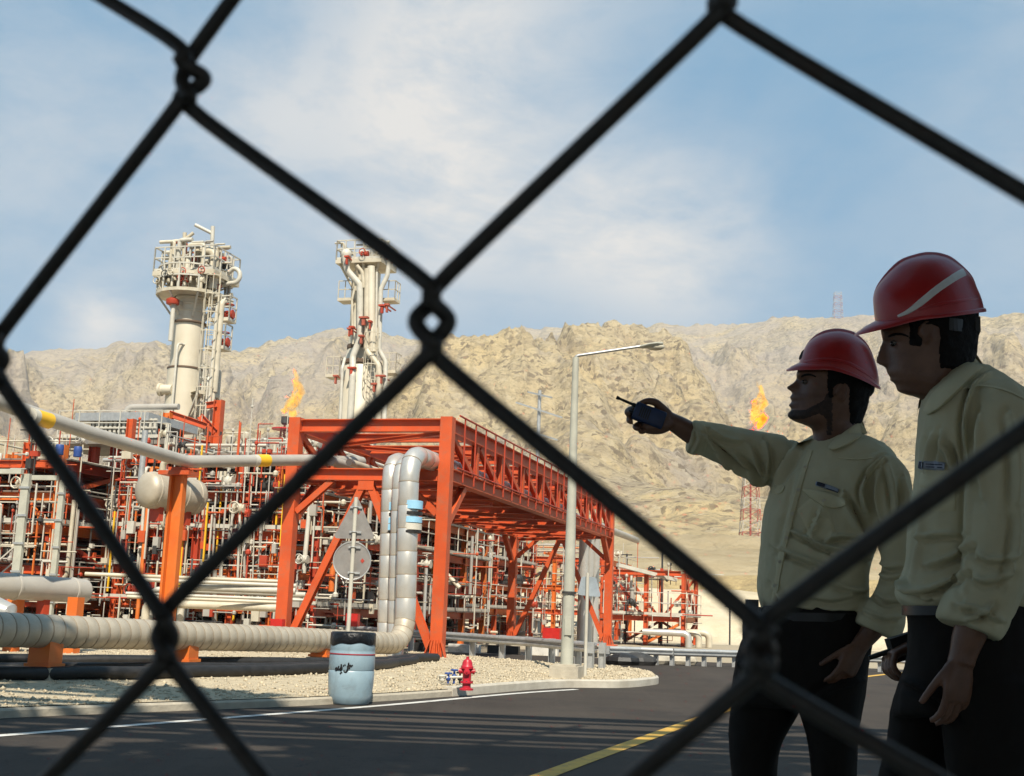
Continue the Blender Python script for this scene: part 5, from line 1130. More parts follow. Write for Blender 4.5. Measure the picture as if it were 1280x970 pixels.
def helmet(fig, rings, visor, parent, mt, n=44, lift=0, ridge=True, vis_ang=1.35, vthick=4.0):
    def ring(F_, B_, W_, arch, grow=0.):
        cx, cy = (F_[0] + B_[0]) / 2, (F_[1] + B_[1]) / 2; ax, ay = (F_[0] - cx), (F_[1] - cy); L = math.hypot(ax, ay); g_ = 1 + grow / max(L, 1); out = []
        for k in range(n):
            a = 2 * math.pi * k / n; c, sn = math.cos(a), math.sin(a); out.append((cx + ax * c * g_, cy + ay * c * g_ - arch * sn * sn, -(W_ + grow) * sn * fig.k))
        return out
    RR = [ring(*r) for r in rings]
    sub = []
    for k in range(n): sub.append(smooth_line([Vector((r[k][0], r[k][1], r[k][2] * 1000)) for r in RR], 4))
    m = len(sub[0]); outer = [[fig.P(sub[k][i].x, sub[k][i].y, sub[k][i].z / 1000) for k in range(n)] for i in range(m)]
    inn = [[fig.P(p[0], p[1], p[2]) for p in ring(*rings[0][:3], rings[0][3], -4)], [fig.P(p[0], p[1], p[2]) for p in ring(*rings[1][:3], rings[1][3], -5)], [fig.P(p[0], p[1], p[2]) for p in ring(*rings[2][:3], rings[2][3], -6)]]
    g = MB(); g.rings(inn[::-1] + outer); sh = O('hard_hat', g, mt, parent, smooth=.9)
    # lip and peak
    lip = ring(*rings[0]); g = MB(); R = []
    tip = Vector((visor[0], visor[1])); Fp = Vector(rings[0][0]); e = tip - Fp
    for k in range(n):
        a = 2 * math.pi * k / n; a = a if a <= math.pi else a - 2 * math.pi; x, y, d = lip[k]; u = max(0, math.cos(min(math.pi / 2, abs(a) / vis_ang * math.pi / 2))) ** .75
        ox, oy = e.x * u + (-1 if a == 0 else 0), e.y * u
        cxx = (rings[0][0][0] + rings[0][1][0]) / 2; r = math.hypot((x - cxx) * fig.k, d) + 1e-6; fl = 2.6 * (1 - u)
        x2, y2, d2 = x + ox + (x - cxx) * fig.k / r * fl, y + oy + 1.5, d * (1 - .10 * u) + d / r * fl * fig.k
        # a closed little section: inner top, outer top, outer bottom, inner bottom
        cam_up = vthick * .55
        R.append([fig.P(x - (x - cxx) * .03, y - cam_up, d * .97), fig.P((x * .45 + x2 * .55), (y * .45 + y2 * .55) - cam_up * (1 - .2 * u), d * .45 + d2 * .55), fig.P(x2, y2 - cam_up * .2, d2), fig.P(x2, y2 + cam_up * .8, d2 * .995), fig.P(x * .5 + x2 * .5, y * .5 + y2 * .5 + cam_up * .9, (d + d2) / 2 * .98), fig.P(x - (x - cxx) * .04, y + cam_up * .9, d * .95)])
    g.rings(R + [R[0]], False); O('peak', g, mt, sh, smooth=.9)
    if ridge:
        top = [sub[0][i] for i in range(m // 3, m)] + [sub[n // 2][i] for i in range(m - 1, m // 3, -1)]; g = MB(); R = []
        for i, q in enumerate(top):
            w = 7.5 * fig.k * min(1, .35 + 3 * min(i, len(top) - 1 - i) / len(top)); a, b = top[max(0, i - 1)], top[min(len(top) - 1, i + 1)]; t = Vector((b.x - a.x, b.y - a.y)).normalized(); nn = Vector((t.y, -t.x)) * (2.4 * min(1, 4 * min(i, len(top) - 1 - i) / len(top)))
            R.append([fig.P(q.x + nn.x * h, q.y + nn.y * h, dd * w) for dd, h in ((-1.25, -.6), (-.85, 1), (0, 1.15), (.85, 1), (1.25, -.6))])
        g.rings(R); O('crown_ridge', g, mt, sh, smooth=.9)
    bm_ = bpy.data.meshes.new('t'); return sh, BVHTree.FromPolygons([v for r in outer for v in r], [(i * n + k, i * n + (k + 1) % n, (i + 1) * n + (k + 1) % n, (i + 1) * n + k) for i in range(m - 1) for k in range(n)])
def cloth_mat(name, c, c2, weave=900., b=.25):
    M = mat(name, c, c2, 5., .85, 0, spec=.15); t = M.node_tree; bs = t.nodes['Principled BSDF']; tc = next(n for n in t.nodes if n.type == 'TEX_COORD')
    n1 = N(t, 'ShaderNodeTexNoise', i_Scale=38., i_Detail=6., i_Roughness=.6); n2 = N(t, 'ShaderNodeTexNoise', i_Scale=weave, i_Detail=2.)
    for n in (n1, n2): t.links.new(tc.outputs['Object'], n.inputs['Vector'])
    b1 = N(t, 'ShaderNodeBump', i_Strength=b, i_Distance=.004); t.links.new(n1.outputs[0], b1.inputs['Height']); b2 = N(t, 'ShaderNodeBump', i_Strength=.25, i_Distance=.0008); t.links.new(n2.outputs[0], b2.inputs['Height']); t.links.new(b1.outputs[0], b2.inputs['Normal']); t.links.new(b2.outputs[0], bs.inputs['Normal'])
    return M
SHIRT = cloth_mat('khaki_shirt_cloth', (.53, .475, .31), (.45, .40, .26)); SEAM = cloth_mat('khaki_seam_cloth', (.58, .52, .335), (.50, .445, .285))
TROU = cloth_mat('black_trouser_cloth', (.010, .008, .0065), (.014, .011, .009), 700.); HAIR = mat('black_hair', (.006, .005, .0045), (.010, .008, .007), 60., .75, spec=.15, bump=.6, bscale=160., bdist=.006)
STUB = mat('stubble', (.05, .026, .017), (.025, .014, .010), 90., .7, bump=.4, bscale=300., bdist=.002)
SKIN = mat('tanned_skin', (.165, .078, .044), (.12, .055, .031), 22., .42, bump=.3, bscale=180., bdist=.002, dirt=(.085, .036, .022), dscale=16., damt=.5); SKIN.node_tree.nodes['Principled BSDF'].inputs['Subsurface Weight'].default_value = .06; SKIN.node_tree.nodes['Principled BSDF'].inputs['Subsurface Radius'].default_value = (.01, .004, .002)
HAT = mat('red_hard_hat', (.42, .018, .016), (.36, .015, .014), 14., .33, spec=.5, bump=.05, bscale=40., dirt=(.28, .03, .025), dscale=9., damt=.5)
SHOE = mat('black_leather', (.015, .013, .012), None, 9., .4); EYEW = mat('eye_white', (.11, .085, .07), None, 9., .2); EYED = mat('eye_dark', (.02, .012, .008), None, 9., .15)
BADGE = mat('badge_cloth', (.30, .33, .40), None, 9., .7); BADGED = mat('badge_dark', (.02, .022, .04), None, 9., .7)
RADB = mat('radio_blue', (.018, .035, .10), (.012, .022, .06), 20., .45); WHT = mat('reflective_tape', (.72, .70, .66), None, 9., .4)
PZ = .15
def legs_and_feet(f, mb, feet):
    for px, d, zt in feet:
        y = proj([tuple(Vector((at(px, 800, f.D + d).x, f.D + d, PZ + .05)))])[1][0]
        p = at(px, y, f.D + d); mb.tube([p + Vector((.07, 0, .03)), p + Vector((0, 0, .01)), p + Vector((-.16, -.05, -.012))], [.04, .045, .03], 10)
def shoes(f, par, feet):
    for px, d, _ in feet:
        p = at(px, 1000, f.D + d); c = Vector((p.x - 0.0, p.y, PZ)); R = []; dirv = Vector((-.94, -.34, 0)); s = Vector((.34, -.94, 0))
        for u, w, h in ((-.10, .025, .05), (-.085, .036, .085), (-.02, .04, .10), (.06, .043, .08), (.13, .048, .055), (.18, .04, .04), (.205, .018, .022)): R.append([c + dirv * u + s * (w * math.cos(a)) + ZV * (.001 + h * .5 + h * .5 * math.sin(a)) for a in (2 * math.pi * k / 14 for k in range(14))])
        g = MB(); g.rings(R); O('shoe', g, SHOE, par, smooth=.8)
# ---------------------------------------------------------------- first man, pointing
A = Fig(3.55); p0 = A.P(1020, 800); M1 = thing('person', 'man in khaki shirt and plain red hard hat pointing left with a radio', 'person', (p0.x, p0.y, PZ), 'workers in red hard hats')
tor1 = [(543, 1022, 1080, .060, .0), (551, 1006, 1099, .085), (562, 991, 1114, .105), (578, 981, 1122, .12), (600, 967, 1120, .128), (640, 955, 1110, .130), (680, 951, 1096, .130), (715, 946.5, 1087, .132), (740, 946, 1086, .132), (764, 952, 1085, .126)]
rarm = [(1003, 572, .10, 24), (982, 579, .105, 33), (955, 572, .11, 33), (925, 562, .10, 28), (898, 553, .09, 24.5), (876, 547, .08, 21.5), (869, 546, .08, 20.5)]
larm = [(1092, 580, -.10, 24), (1107, 602, -.13, 29), (1113, 640, -.15, 25), (1118, 675, -.165, 21.5), (1123, 703, -.17, 19.5), (1119, 735, -.165, 20), (1110, 760, -.155, 22)]
shirt = MB(); A.rows(shirt, tor1, .52); A.limb(shirt, rarm); A.limb(shirt, larm)
A.limb(shirt, [(880, 548.5, .08, 20), (872, 548, .08, 22.5), (866, 546, .08, 22), (862, 545, .08, 20.5)]); A.limb(shirt, [(1108, 760, -.155, 24), (1103, 770, -.152, 27), (1097, 784, -.148, 27), (1094.5, 790, -.147, 25.5)])
me = union(shirt, .0046, 4)
fold1 = [([(990, 664), (1010, 673), (1030, 683), (1060, 690), (1086, 699)], .013, 3.2), ([(970, 684), (1010, 700), (1050, 714)], .009, 4.), ([(1034, 677), (1044, 672), (1062, 671), (1084, 674)], .010, 3.), ([(1060, 622), (1070, 640), (1086, 668)], -.014, 5.), ([(1040, 690), (1060, 697), (1076, 697)], .008, 3.), ([(968, 734), (985, 752), (1015, 760)], .009, 5.),
         ([(1000, 742), (1040, 748), (1075, 740)], .006, 5.), ([(1030, 722), (1060, 735), (1084, 738)], .007, 4.), ([(957, 607), (940, 590), (918, 567)], .009, 3.2), ([(957, 603), (946, 580), (936, 558)], .008, 3.5), ([(958, 600), (960, 575), (956, 555)], .008, 4.), ([(950, 598), (920, 583), (897, 568)], .009, 3.2), ([(912, 580), (895, 562), (880, 545)], .010, 3.), ([(890, 538), (905, 548), (925, 552)], .007, 3.), ([(968, 606), (985, 580), (998, 558)], .008, 4.),
         ([(1104, 572), (1088, 590), (1077, 614), (1084, 640)], .010, 3.), ([(1110, 582), (1116, 610), (1120, 640)], .008, 4.), ([(1098, 590), (1096, 620), (1101, 650)], .007, 4.), ([(1130, 600), (1131, 630), (1126, 660)], .007, 4.), ([(1097, 700), (1110, 708), (1128, 706)], .006, 4.), ([(1097, 716), (1112, 722), (1132, 716)], .005, 4.), ([(1096, 742), (1110, 750), (1128, 748)], .007, 4.),
         ([(1000, 590), (990, 640), (975, 700)], .004, 5.), ([(1030, 630), (1022, 655), (1012, 672)], .006, 4.), ([(868, 530), (873, 548), (866, 566)], .008, 2.5), ([(1080, 762), (1104, 772), (1126, 770)], .006, 3.)]
apply_folds(me, fold1, 10., .0056, 3); b1_ = bvh_of(me); SH1 = put('shirt', me, SHIRT, M1)
A.decal(b1_, 'placket', SEAM, SH1, [(1014, 560), (1004, 590), (992, 635), (978, 690), (966, 758)], [8, 8.5, 9, 9, 8], .0035, 6)
A.decal(b1_, 'pocket_flap', SEAM, SH1, [(1003, 612), (1022, 620), (1042, 627), (1058, 628)], [3, 17, 20, 8], .006, 9, puff=.004)
A.decal(b1_, 'pocket', SEAM, SH1, [(1004, 628), (1022, 650), (1030, 676)], [26, 40, 34], .0025, 10)
A.decal(b1_, 'pocket_flap', SEAM, SH1, [(963, 607), (972, 612), (980, 606)], [3, 15, 4], .006, 7)
A.decal(b1_, 'shoulder_seam', SEAM, SH1, [(1106, 570), (1090, 590), (1079, 612), (1082, 640)], [2.4, 2.8, 2.8, 2], .0035, 5)
A.decal(b1_, 'cuff_seam', SEAM, SH1, [(880, 530), (884, 548), (879, 568)], [2, 2.4, 2], .003, 5)
A.decal(b1_, 'yoke_seam', SEAM, SH1, [(1046, 572), (1070, 574), (1092, 572)], [1.8, 2, 1.8], .003, 5)
A.decal(b1_, 'badge', BADGE, SH1, [(1019, 604), (1034, 608.5), (1049, 614)], [6.5, 7, 6.5], .011, 5); A.decal(b1_, 'badge_emblem', BADGED, SH1, [(1021, 604), (1026, 605.5), (1031, 607)], [4, 5, 4], .0125, 5, .0115)
A.decal(b1_, 'badge_line', BADGED, SH1, [(1033, 610.5), (1041, 613), (1047.5, 615.5)], [1.1, 1.2, 1.1], .0125, 4, .0115)
for x, y in ((1006.5, 584), (998, 612), (990.5, 642), (983, 672), (975, 702), (969, 732), (1030, 626)):
    hit = b1_.ray_cast(CAM, ray(x, y).normalized())[0]
    if hit: g = MB(); d = (CAM - hit).normalized(); g.lathe(hit + d * (.004 if x != 1030 else .010), [(.0055, 0), (.0055, .002), (.003, .0025)], 10, d); O('button', g, CREAM, SH1, smooth=.6)
COL1 = True
collar('collar', A, [(1077, 523), (1058, 530), (1032, 540), (1017, 548)], [(1084, 541), (1055, 545), (1010, 552), (989, 556)], [.03, .06, .05, -.01], [.035, .085, .08, .0], SEAM, SH1)
tr = MB(); hip = [(756, 953, 1085, .125), (775, 943, 1088, .132), (800, 927, 1090, .14), (830, 918, 1086, .142), (862, 914, 1083, .138), (884, 916, 1080, .125)]
A.rows(tr, hip, .3); L1 = [(840, 917, 1004, .105), (885, 913, 1000, .10), (915, 911.5, 984, .092), (945, 912.5, 973, .086), (1000, 917, 970, .075), (1080, 921, 968, .066), (1225, 926, 964, .062)]
L2 = [(840, 992, 1085, .105), (885, 997, 1079, .10), (915, 1006, 1074, .092), (945, 1012, 1072, .088), (1000, 1016, 1070, .075), (1080, 1018, 1064, .066), (1225, 1020, 1058, .062)]
A.rows(tr, L1, .1, .06); A.rows(tr, L2, .1, -.06); me = union(tr, .007, 14); apply_folds(me, [([(925, 830), (960, 850), (990, 880)], .008, 5.), ([(1080, 850), (1040, 860), (1005, 885)], .008, 5.)], 7., .006, 9); put('trousers', me, TROU, M1)
g = MB(); R = []
for y in (766, 777): R.append([A.P(1016.5 + 74.5 * math.cos(t), y + 1.5 * math.cos(t), -.3 * 74.5 * math.cos(t) * A.k + .138 * math.sin(t)) for t in np.linspace(0, 2 * math.pi, 41)[:-1]])
g.rings(R[::-1], False); O('belt', g, SHOE, M1, smooth=.6)
g = MB(); q = A.P(940, 783, .02); g.box(q, .05, .05, .11); g.box(q + ZV * .06, .035, .035, .03); O('belt_pouch', g, SHOE, M1)
feet1 = [(944, .06, 0), (1038, -.06, 0)]; shoes(A, M1, feet1)
# head: row, face line, bump (nose or lips), back, half width, bump width
H1 = [(421, 1034, 0, 1060, 10, .3), (427, 1018, 0, 1074, 20, .3), (437, 1008, 0, 1083, 29, .3), (450, 1001, 0, 1088, 33, .3), (462, 997.5, 0, 1089, 34.5, .4), (468, 997, 1.5, 1089, 34.5, .7), (473, 998.5, 2.5, 1089, 34, .22), (479, 999.5, 8, 1088, 34, .17), (484, 1000, 15.2, 1087, 33.5, .19), (487.5, 999.5, 12, 1086, 33, .24), (490.5, 999, 7.5, 1085.5, 32.5, .26), (494, 997.5, 7.5, 1085, 32, .42), (497, 996.5, 8.2, 1084, 32, .45), (500.5, 997, 6.6, 1083, 31.5, .45), (502.5, 997, 6.2, 1082.5, 31.5, .45),
      (506.5, 995.5, 8.6, 1081.5, 31, .42), (511, 995, 5, 1080.5, 30.5, .45), (517, 991.5, 4.5, 1078, 29.5, .5), (522, 991, 4, 1076, 28.5, .5), (527, 996, 2, 1075, 27.5, .5), (531, 1005, 0, 1074.5, 27, .4), (536, 1014, 0, 1075, 27, .4), (546, 1016, 0, 1078, 28, .4), (565, 1012, 0, 1086, 33, .4)]
hg = A.head(H1, [(477, 4.5, 4.0), (465, 3, -2.2)])
body = MB(); A.grid_mesh(body, hg)
for sx in (-1, 1):
    d = sx * .0705; body.ball(A.P(1051.5, 491, d), .014, .010, .026, 12, 8); 
    pts = [A.P(1051 + 6.5 * math.cos(t) + 1.5 * math.sin(t), 489 - 10 * math.sin(t), d + sx * .009) for t in np.linspace(-1.2, 3.6, 14)]; body.tube(pts, .0038, 7)
A.rows(body, [(y, (l + r) / 2 - (r - l) * .41, (l + r) / 2 + (r - l) * .41, t * .82) for y, l, r, t, *_ in tor1], .5); A.limb(body, [(x, y, d, r * .66) for x, y, d, r in rarm]); A.limb(body, [(x, y, d, r * .62) for x, y, d, r in larm])
A.rows(body, [(y, (l + r) / 2 - (r - l) * .42, (l + r) / 2 + (r - l) * .42, t * .85) for y, l, r, t in hip], .3)
for LL, dd in ((L1, .06), (L2, -.06)): A.rows(body, [(y, (l + r) / 2 - (r - l) * .38, (l + r) / 2 + (r - l) * .38, t * .75) for y, l, r, t in LL], .1, dd)
legs_and_feet(A, body, feet1)
A.limb(body, [(885, 549, .08, 14.5), (868, 543.5, .08, 14.5), (852, 534, .075, 13), (838, 526, .07, 11.2), (828, 521, .06, 11.5)])
# right hand round the radio
HD = .045
A.limb(body, [(834, 524, .06, 11), (823, 522, HD + .012, 12.5), (812, 520, HD + .012, 12), (803, 518, HD + .012, 9)]); A.limb(body, [(836, 529, .06, 9), (825, 533, HD + .0, 10), (812, 534, HD - .002, 9), (803, 532, HD, 7)])
for pts in ([(804, 511, HD + .012, 4.2), (792, 510.5, HD + .012, 4.1), (785, 513, HD - .004, 3.9), (784, 516.5, HD - .020, 3.6), (788, 518, HD - .026, 3.2)], [(804, 519, HD + .012, 4.3), (793, 520.5, HD + .012, 4.2), (786.5, 523, HD - .006, 4.0), (787, 526.5, HD - .022, 3.7), (791, 527.5, HD - .028, 3.2)],
            [(806, 527, HD + .012, 4.2), (799, 530, HD + .01, 4.1), (794, 533, HD - .006, 3.9), (796, 535.5, HD - .022, 3.6), (800, 535, HD - .028, 3.1)], [(811, 533, HD + .008, 4.0), (805, 537, HD + .004, 3.8), (801, 539, HD - .008, 3.6), (803, 540, HD - .020, 3.2), (807, 538.5, HD - .026, 2.8)]): A.limb(body, pts, 9, 4)
A.limb(body, [(834, 518, .055, 7.5), (826, 509, HD - .012, 5.8), (819, 503, HD - .020, 5.2), (809, 501.5, HD - .022, 4.5), (801, 504.5, HD - .022, 4.0), (797, 506.5, HD - .020, 3.3)], 10, 4)
# left hand hanging in front of the hip
A.limb(body, [(1104, 770, -.155, 13), (1090, 788, -.15, 12.5), (1078, 803, -.15, 10.5), (1073, 810, -.15, 10.5)])
hand(body, A.P(1075, 807, -.15), (-.5, -.05, -.86), (-.55, .8, .2), (-.7, -.6, .45), (.2, .4, .35), .95, spread=.015)
me = union(body, .0042, 2, .4); BV1 = bvh_of(me); put('body', me, SKIN, M1)
class Two:
    def __init__(s, *b): s.b = b
    def ray_cast(s, o, d):
        h = [x for x in (b.ray_cast(o, d) for b in s.b) if x[0] is not None]
        return min(h, key=lambda x: x[3]) if h else (None,)
A.decal(Two(b1_, BV1), 'collar', SEAM, SH1, [(1080, 534), (1068, 541), (1055, 550), (1043, 557), (1036, 560)], [17, 17, 16, 12, 4], .011, 9, edge=.003, puff=.006)
def hairmask1(x, y): return (y < 482 and x > 1036) or (1034 < x < 1043 and y < 499) or (x > 1061 and y < 531) or (y < 452)
def soft(x, y, fn, r=3):
    c = 0
    for dx in (-2, -1, 0, 1, 2):
        for dy in (-2, -1, 0, 1, 2): c += fn(x + dx * r / 2, y + dy * r / 2)
    return c / 25.
g = MB(); A.grid_mesh(g, [r for r in hg if r[0][1] < 534], lambda x, y, d: -5 + 8.5 * soft(x, y, hairmask1)); v = np.array(g.v); dd = (fbm(v * np.array([90, 90, 40]), 3, 4) - .5) * .008; c = v.mean(0); u = v - c; u /= np.linalg.norm(u, axis=1)[:, None]; g.v = [tuple(q) for q in v + u * dd[:, None]]; O('hair', g, HAIR, M1, smooth=3.2)
def beard1(x, y): return (y < 527 - max(0, x - 1006) * .38 and x < 1044 and y > 509 - max(0, x - 1006) * .5) or (489.5 < y < 496 and x < 1006) or (y > 486 and 1030 < x < 1044)
g = MB(); A.grid_mesh(g, [r for r in hg if 470 < r[0][1] < 545], lambda x, y, d: -3.2 + 4.3 * soft(x, y, beard1, 6)); O('beard', g, STUB, M1, smooth=3.2)
for sx in (-1, 1): q = A.P(1007.5, 477.5, sx * .029); g = MB(); g.ball(q, .0115, .0115, .0085, 14, 10); e = O('eye', g, EYEW, M1, smooth=3.2); g = MB(); g.ball(q + Vector((-.0075, -.001 + .001 * sx, 0)), .0055, .006, .006, 10, 8); O('iris', g, EYED, e, smooth=3.2)
for x0 in (0,): A.decal(Two(BV1), 'eyebrow', HAIR, M1, [(1001, 471), (1007, 468.5), (1014, 468.5), (1020, 471)], [2.5, 3, 2.6, 1.5], .0035, 5, edge=-.001)
hh, hb1 = helmet(A, [((998.5, 455), (1098.5, 484), 47.5, 8), ((1000.5, 447), (1098.5, 472), 47.5, 6), ((1008, 431), (1094, 452), 45, 4), ((1018.5, 421), (1084.5, 432), 38, 2), ((1030, 416), (1070, 419), 26, 1), ((1041, 413.5), (1057, 414.5), 12, 0), ((1047, 413.2), (1051, 413.4), 3, 0)], (984, 461), M1, HAT)
A.decal(hb1, 'lower_rim', HAT, hh, [(1004, 452), (1030, 449), (1058, 453), (1080, 464), (1096, 476)], [4, 5, 6, 6, 4], .0025, 5)
g = MB(); g.limb = None; A.limb(g, [(1090, 480, -.02, 4), (1089, 488, 0, 4), (1086, 494, .01, 3)]); O('ratchet_strap', g, SHOE, hh, smooth=.8)
# the radio he points with
c0, c1_ = A.P(830, 527, HD - .018), A.P(792.5, 512.5, HD - .018); ax = (c1_ - c0).normalized(); vy = Vector((0, -1, 0)) - ax * ax.dot(Vector((0, -1, 0))); vy.normalize(); vz = ax.cross(vy)
if vz.z < 0: vz = -vz
ra = thing('walkie_talkie', 'dark blue two-way radio gripped in the outstretched hand, antenna pointing left', 'radio', tuple(c0)); g = MB(); R = []
L = (c1_ - c0).length
for u, s_ in ((0, .86), (.02, .97), (.06, 1), (.94, 1), (.98, .97), (1, .86)):
    R.append([c0 + ax * (L * u) + vz * (s_ * .0265 * math.copysign(abs(math.sin(t)) ** .35, math.sin(t))) + vy * (s_ * .0165 * math.copysign(abs(math.cos(t)) ** .35, math.cos(t))) for t in np.linspace(0, 2 * math.pi, 25)[:-1]])
g.rings(R); O('body', g, RADB, ra, smooth=.9)
g = MB(); q = c1_ + vz * .014; e = A.P(770.5, 496.5, HD - .018); g.tube([q - ax * .01, q.lerp(e, .15), q.lerp(e, .16), q.lerp(e, .9), e], [.0065, .0062, .0045, .0038, .004], 9); g.tube([q.lerp(e, .86), e], [.0055, .0055], 9); O('antenna', g, BLACK, ra, smooth=.8)
g = MB(); g.lathe(c1_ - vz * .010, [(.007, -.002), (.007, .012), (.005, .014)], 12, ax); O('knob', g, BLACK, ra, smooth=.6)
g = MB()
for i in range(5): g.bar(c0.lerp(c1_, .52 + .07 * i) + vy * .0166 - vz * .016, c0.lerp(c1_, .52 + .07 * i) + vy * .0166 + vz * .016, .003, .002, vy)
O('grille', g, BLACK, ra)

# ---------------------------------------------------------------- second man, looking on
B = Fig(2.76); p0 = B.P(1215, 800); M2 = thing('person', 'man in khaki shirt whose red hard hat has a white stripe, looking on', 'person', (p0.x, p0.y, PZ), 'workers in red hard hats')
tor2 = [(455, 1192, 1236, .060, .0), (466, 1178, 1252, .095), (480, 1165, 1272, .135), (497, 1153, 1296, .17), (530, 1147, 1314, .182), (580, 1143.5, 1322, .182), (620, 1139, 1322, .178), (665, 1133.5, 1318, .172), (705, 1129, 1314, .168), (733, 1119, 1311, .165), (748, 1120, 1309, .160), (758, 1130, 1306, .150)]
larm2 = [(1246, 492, -.125, 26), (1252, 520, -.165, 35), (1250, 570, -.185, 36), (1248, 640, -.195, 36), (1244, 700, -.195, 36), (1236, 740, -.19, 36), (1226, 762, -.185, 35)]
rarm2 = [(1230, 500, .13, 26), (1228, 550, .17, 34), (1230, 640, .19, 32), (1226, 690, .19, 30), (1198, 745, .18, 26), (1172, 778, .17, 22)]
sh = MB(); B.rows(sh, tor2, .12, e=.8); B.limb(sh, larm2); B.limb(sh, rarm2)
B.limb(sh, [(1230, 752, -.185, 36), (1222, 764, -.185, 39), (1213, 780, -.182, 38), (1210, 787, -.182, 36)])
me = union(sh, .0046, 4)
fold2 = [([(1150, 672), (1175, 668), (1205, 668)], .009, 4.), ([(1160, 706), (1185, 698), (1212, 682)], .010, 4.), ([(1138, 738), (1165, 736), (1206, 716)], .012, 4.), ([(1128, 725), (1135, 738), (1160, 748)], .012, 4.), ([(1186, 556), (1191, 568), (1198, 590)], -.010, 4.), ([(1166, 545), (1163, 565), (1158, 590)], .007, 5.), ([(1178, 540), (1178, 560), (1172, 580)], .006, 4.),
         ([(1206, 530), (1212, 580), (1211, 640), (1206, 740)], .004, 5.), ([(1236, 467), (1214, 490), (1205, 530), (1208, 570)], .010, 3.5), ([(1262, 520), (1270, 580), (1268, 640)], .009, 6.), ([(1225, 520), (1224, 570), (1230, 620)], .008, 5.), ([(1222, 690), (1240, 700), (1270, 694)], .008, 5.), ([(1218, 720), (1235, 726), (1262, 716)], .009, 5.), ([(1200, 757), (1222, 762), (1252, 776)], .010, 4.), ([(1208, 775), (1226, 768), (1240, 756)], .010, 4.), ([(1150, 640), (1150, 680), (1140, 720)], .006, 6.), ([(1272, 640), (1268, 680), (1258, 730)], .008, 5.)]
apply_folds(me, fold2, 9., .0058, 21); b2_ = bvh_of(me); SH2 = put('shirt', me, SHIRT, M2)
B.decal(b2_, 'pocket', SEAM, SH2, [(1152, 612), (1172, 614), (1196, 614)], [56, 58, 56], .003, 10)
B.decal(b2_, 'pocket_flap', SEAM, SH2, [(1149, 600), (1170, 602), (1198, 602)], [20, 24, 20], .006, 8, puff=.003)
B.decal(b2_, 'badge', BADGE, SH2, [(1147, 581), (1164, 582), (1182, 583)], [12, 13, 12], .010, 5); B.decal(b2_, 'badge_emblem', BADGED, SH2, [(1148, 581), (1151, 581.5), (1154, 582)], [8, 9, 8], .0118, 5, .0105)
for dy in (-2, 1.5): B.decal(b2_, 'badge_line', BADGED, SH2, [(1157, 582 + dy), (1168, 582.5 + dy), (1178, 583 + dy)], [1, 1.2, 1], .0118, 4, .0105)
B.decal(b2_, 'yoke_seam', SEAM, SH2, [(1234, 466), (1216, 488), (1207, 520), (1208, 560), (1213, 610)], [3, 4, 4, 4, 3], .004, 5); B.decal(b2_, 'yoke_seam', SEAM, SH2, [(1196, 488), (1224, 482), (1256, 487), (1284, 500)], [3, 3.5, 3.5, 3], .004, 5)
COL2 = True
collar('collar', B, [(1219, 440), (1200, 455), (1170, 478), (1151, 496), (1148, 508)], [(1230, 457), (1205, 472), (1172, 492), (1149, 510), (1146, 522)], [.02, .068, .085, .05, .0], [.02, .098, .115, .07, .01], SEAM, SH2)
tr = MB(); hip2 = [(750, 1128, 1308, .15), (780, 1134, 1314, .165), (824, 1133, 1320, .175), (862, 1121, 1322, .172), (895, 1114, 1320, .16)]
B.rows(tr, hip2, .1); K1 = [(850, 1124, 1240, .09), (890, 1112, 1232, .095), (940, 1104, 1206, .09), (975, 1096, 1192, .084), (1100, 1088, 1168, .072), (1400, 1074, 1140, .066)]; K2 = [(850, 1180, 1322, .1), (900, 1176, 1318, .1), (975, 1184, 1304, .092), (1100, 1190, 1290, .08), (1400, 1206, 1274, .066)]
B.rows(tr, K1, 0, .085); B.rows(tr, K2, 0, -.085); me = union(tr, .007, 14); apply_folds(me, [([(1130, 850), (1170, 870), (1210, 900)], .008, 5.)], 7., .006, 19); put('trousers', me, TROU, M2)
feet2 = [(1112, .085, 0), (1244, -.085, 0)]; shoes(B, M2, feet2)
g = MB(); R = []
for y in (757, 769): R.append([B.P(1219 + 92 * math.cos(t), y, .168 * math.sin(t)) for t in np.linspace(0, 2 * math.pi, 41)[:-1]])
g.rings(R[::-1], False); O('belt', g, SHOE, M2, smooth=.6)
H2 = [(328, 1142, 0, 1178, 14, .3), (342, 1122, 0, 1200, 28, .3), (360, 1108, 0, 1213, 39, .3), (380, 1103, 0, 1218, 43, .3), (400, 1101, 0, 1220, 44, .3), (412, 1102, 1, 1220, 44, .5), (419, 1104, 2, 1219.5, 44, .5), (426, 1107, 3.5, 1219, 43.5, .18), (434, 1109, 8, 1218, 43.5, .15), (443, 1111, 12.5, 1216, 43, .16), (450, 1112, 15, 1214, 42.5, .18), (454.5, 1112.5, 14, 1212.5, 42, .22), (457.5, 1113, 8, 1212, 42, .25), (461, 1113.5, 5, 1211, 41.5, .4), (465, 1114, 4.8, 1210, 41, .42), (469, 1115.5, 4.2, 1209, 41, .42), (472, 1117, 3.2, 1208.5, 40.5, .42), (475.5, 1117.5, 4.6, 1208, 40, .4), (479, 1121, 2.6, 1208, 39.5, .42),
      (484, 1123, 2.4, 1208, 38, .5), (489, 1124.5, 2, 1208, 37, .5), (493, 1133, 1, 1209, 36, .5), (497, 1146, 0, 1210, 35, .4), (504, 1157, 0, 1213, 35, .4), (520, 1160, 0, 1222, 37, .4), (545, 1158, 0, 1236, 42, .4)]
hg = B.head(H2, [(428, 5, 5.0), (414, 4, -2.6)])
body = MB(); B.grid_mesh(body, hg)
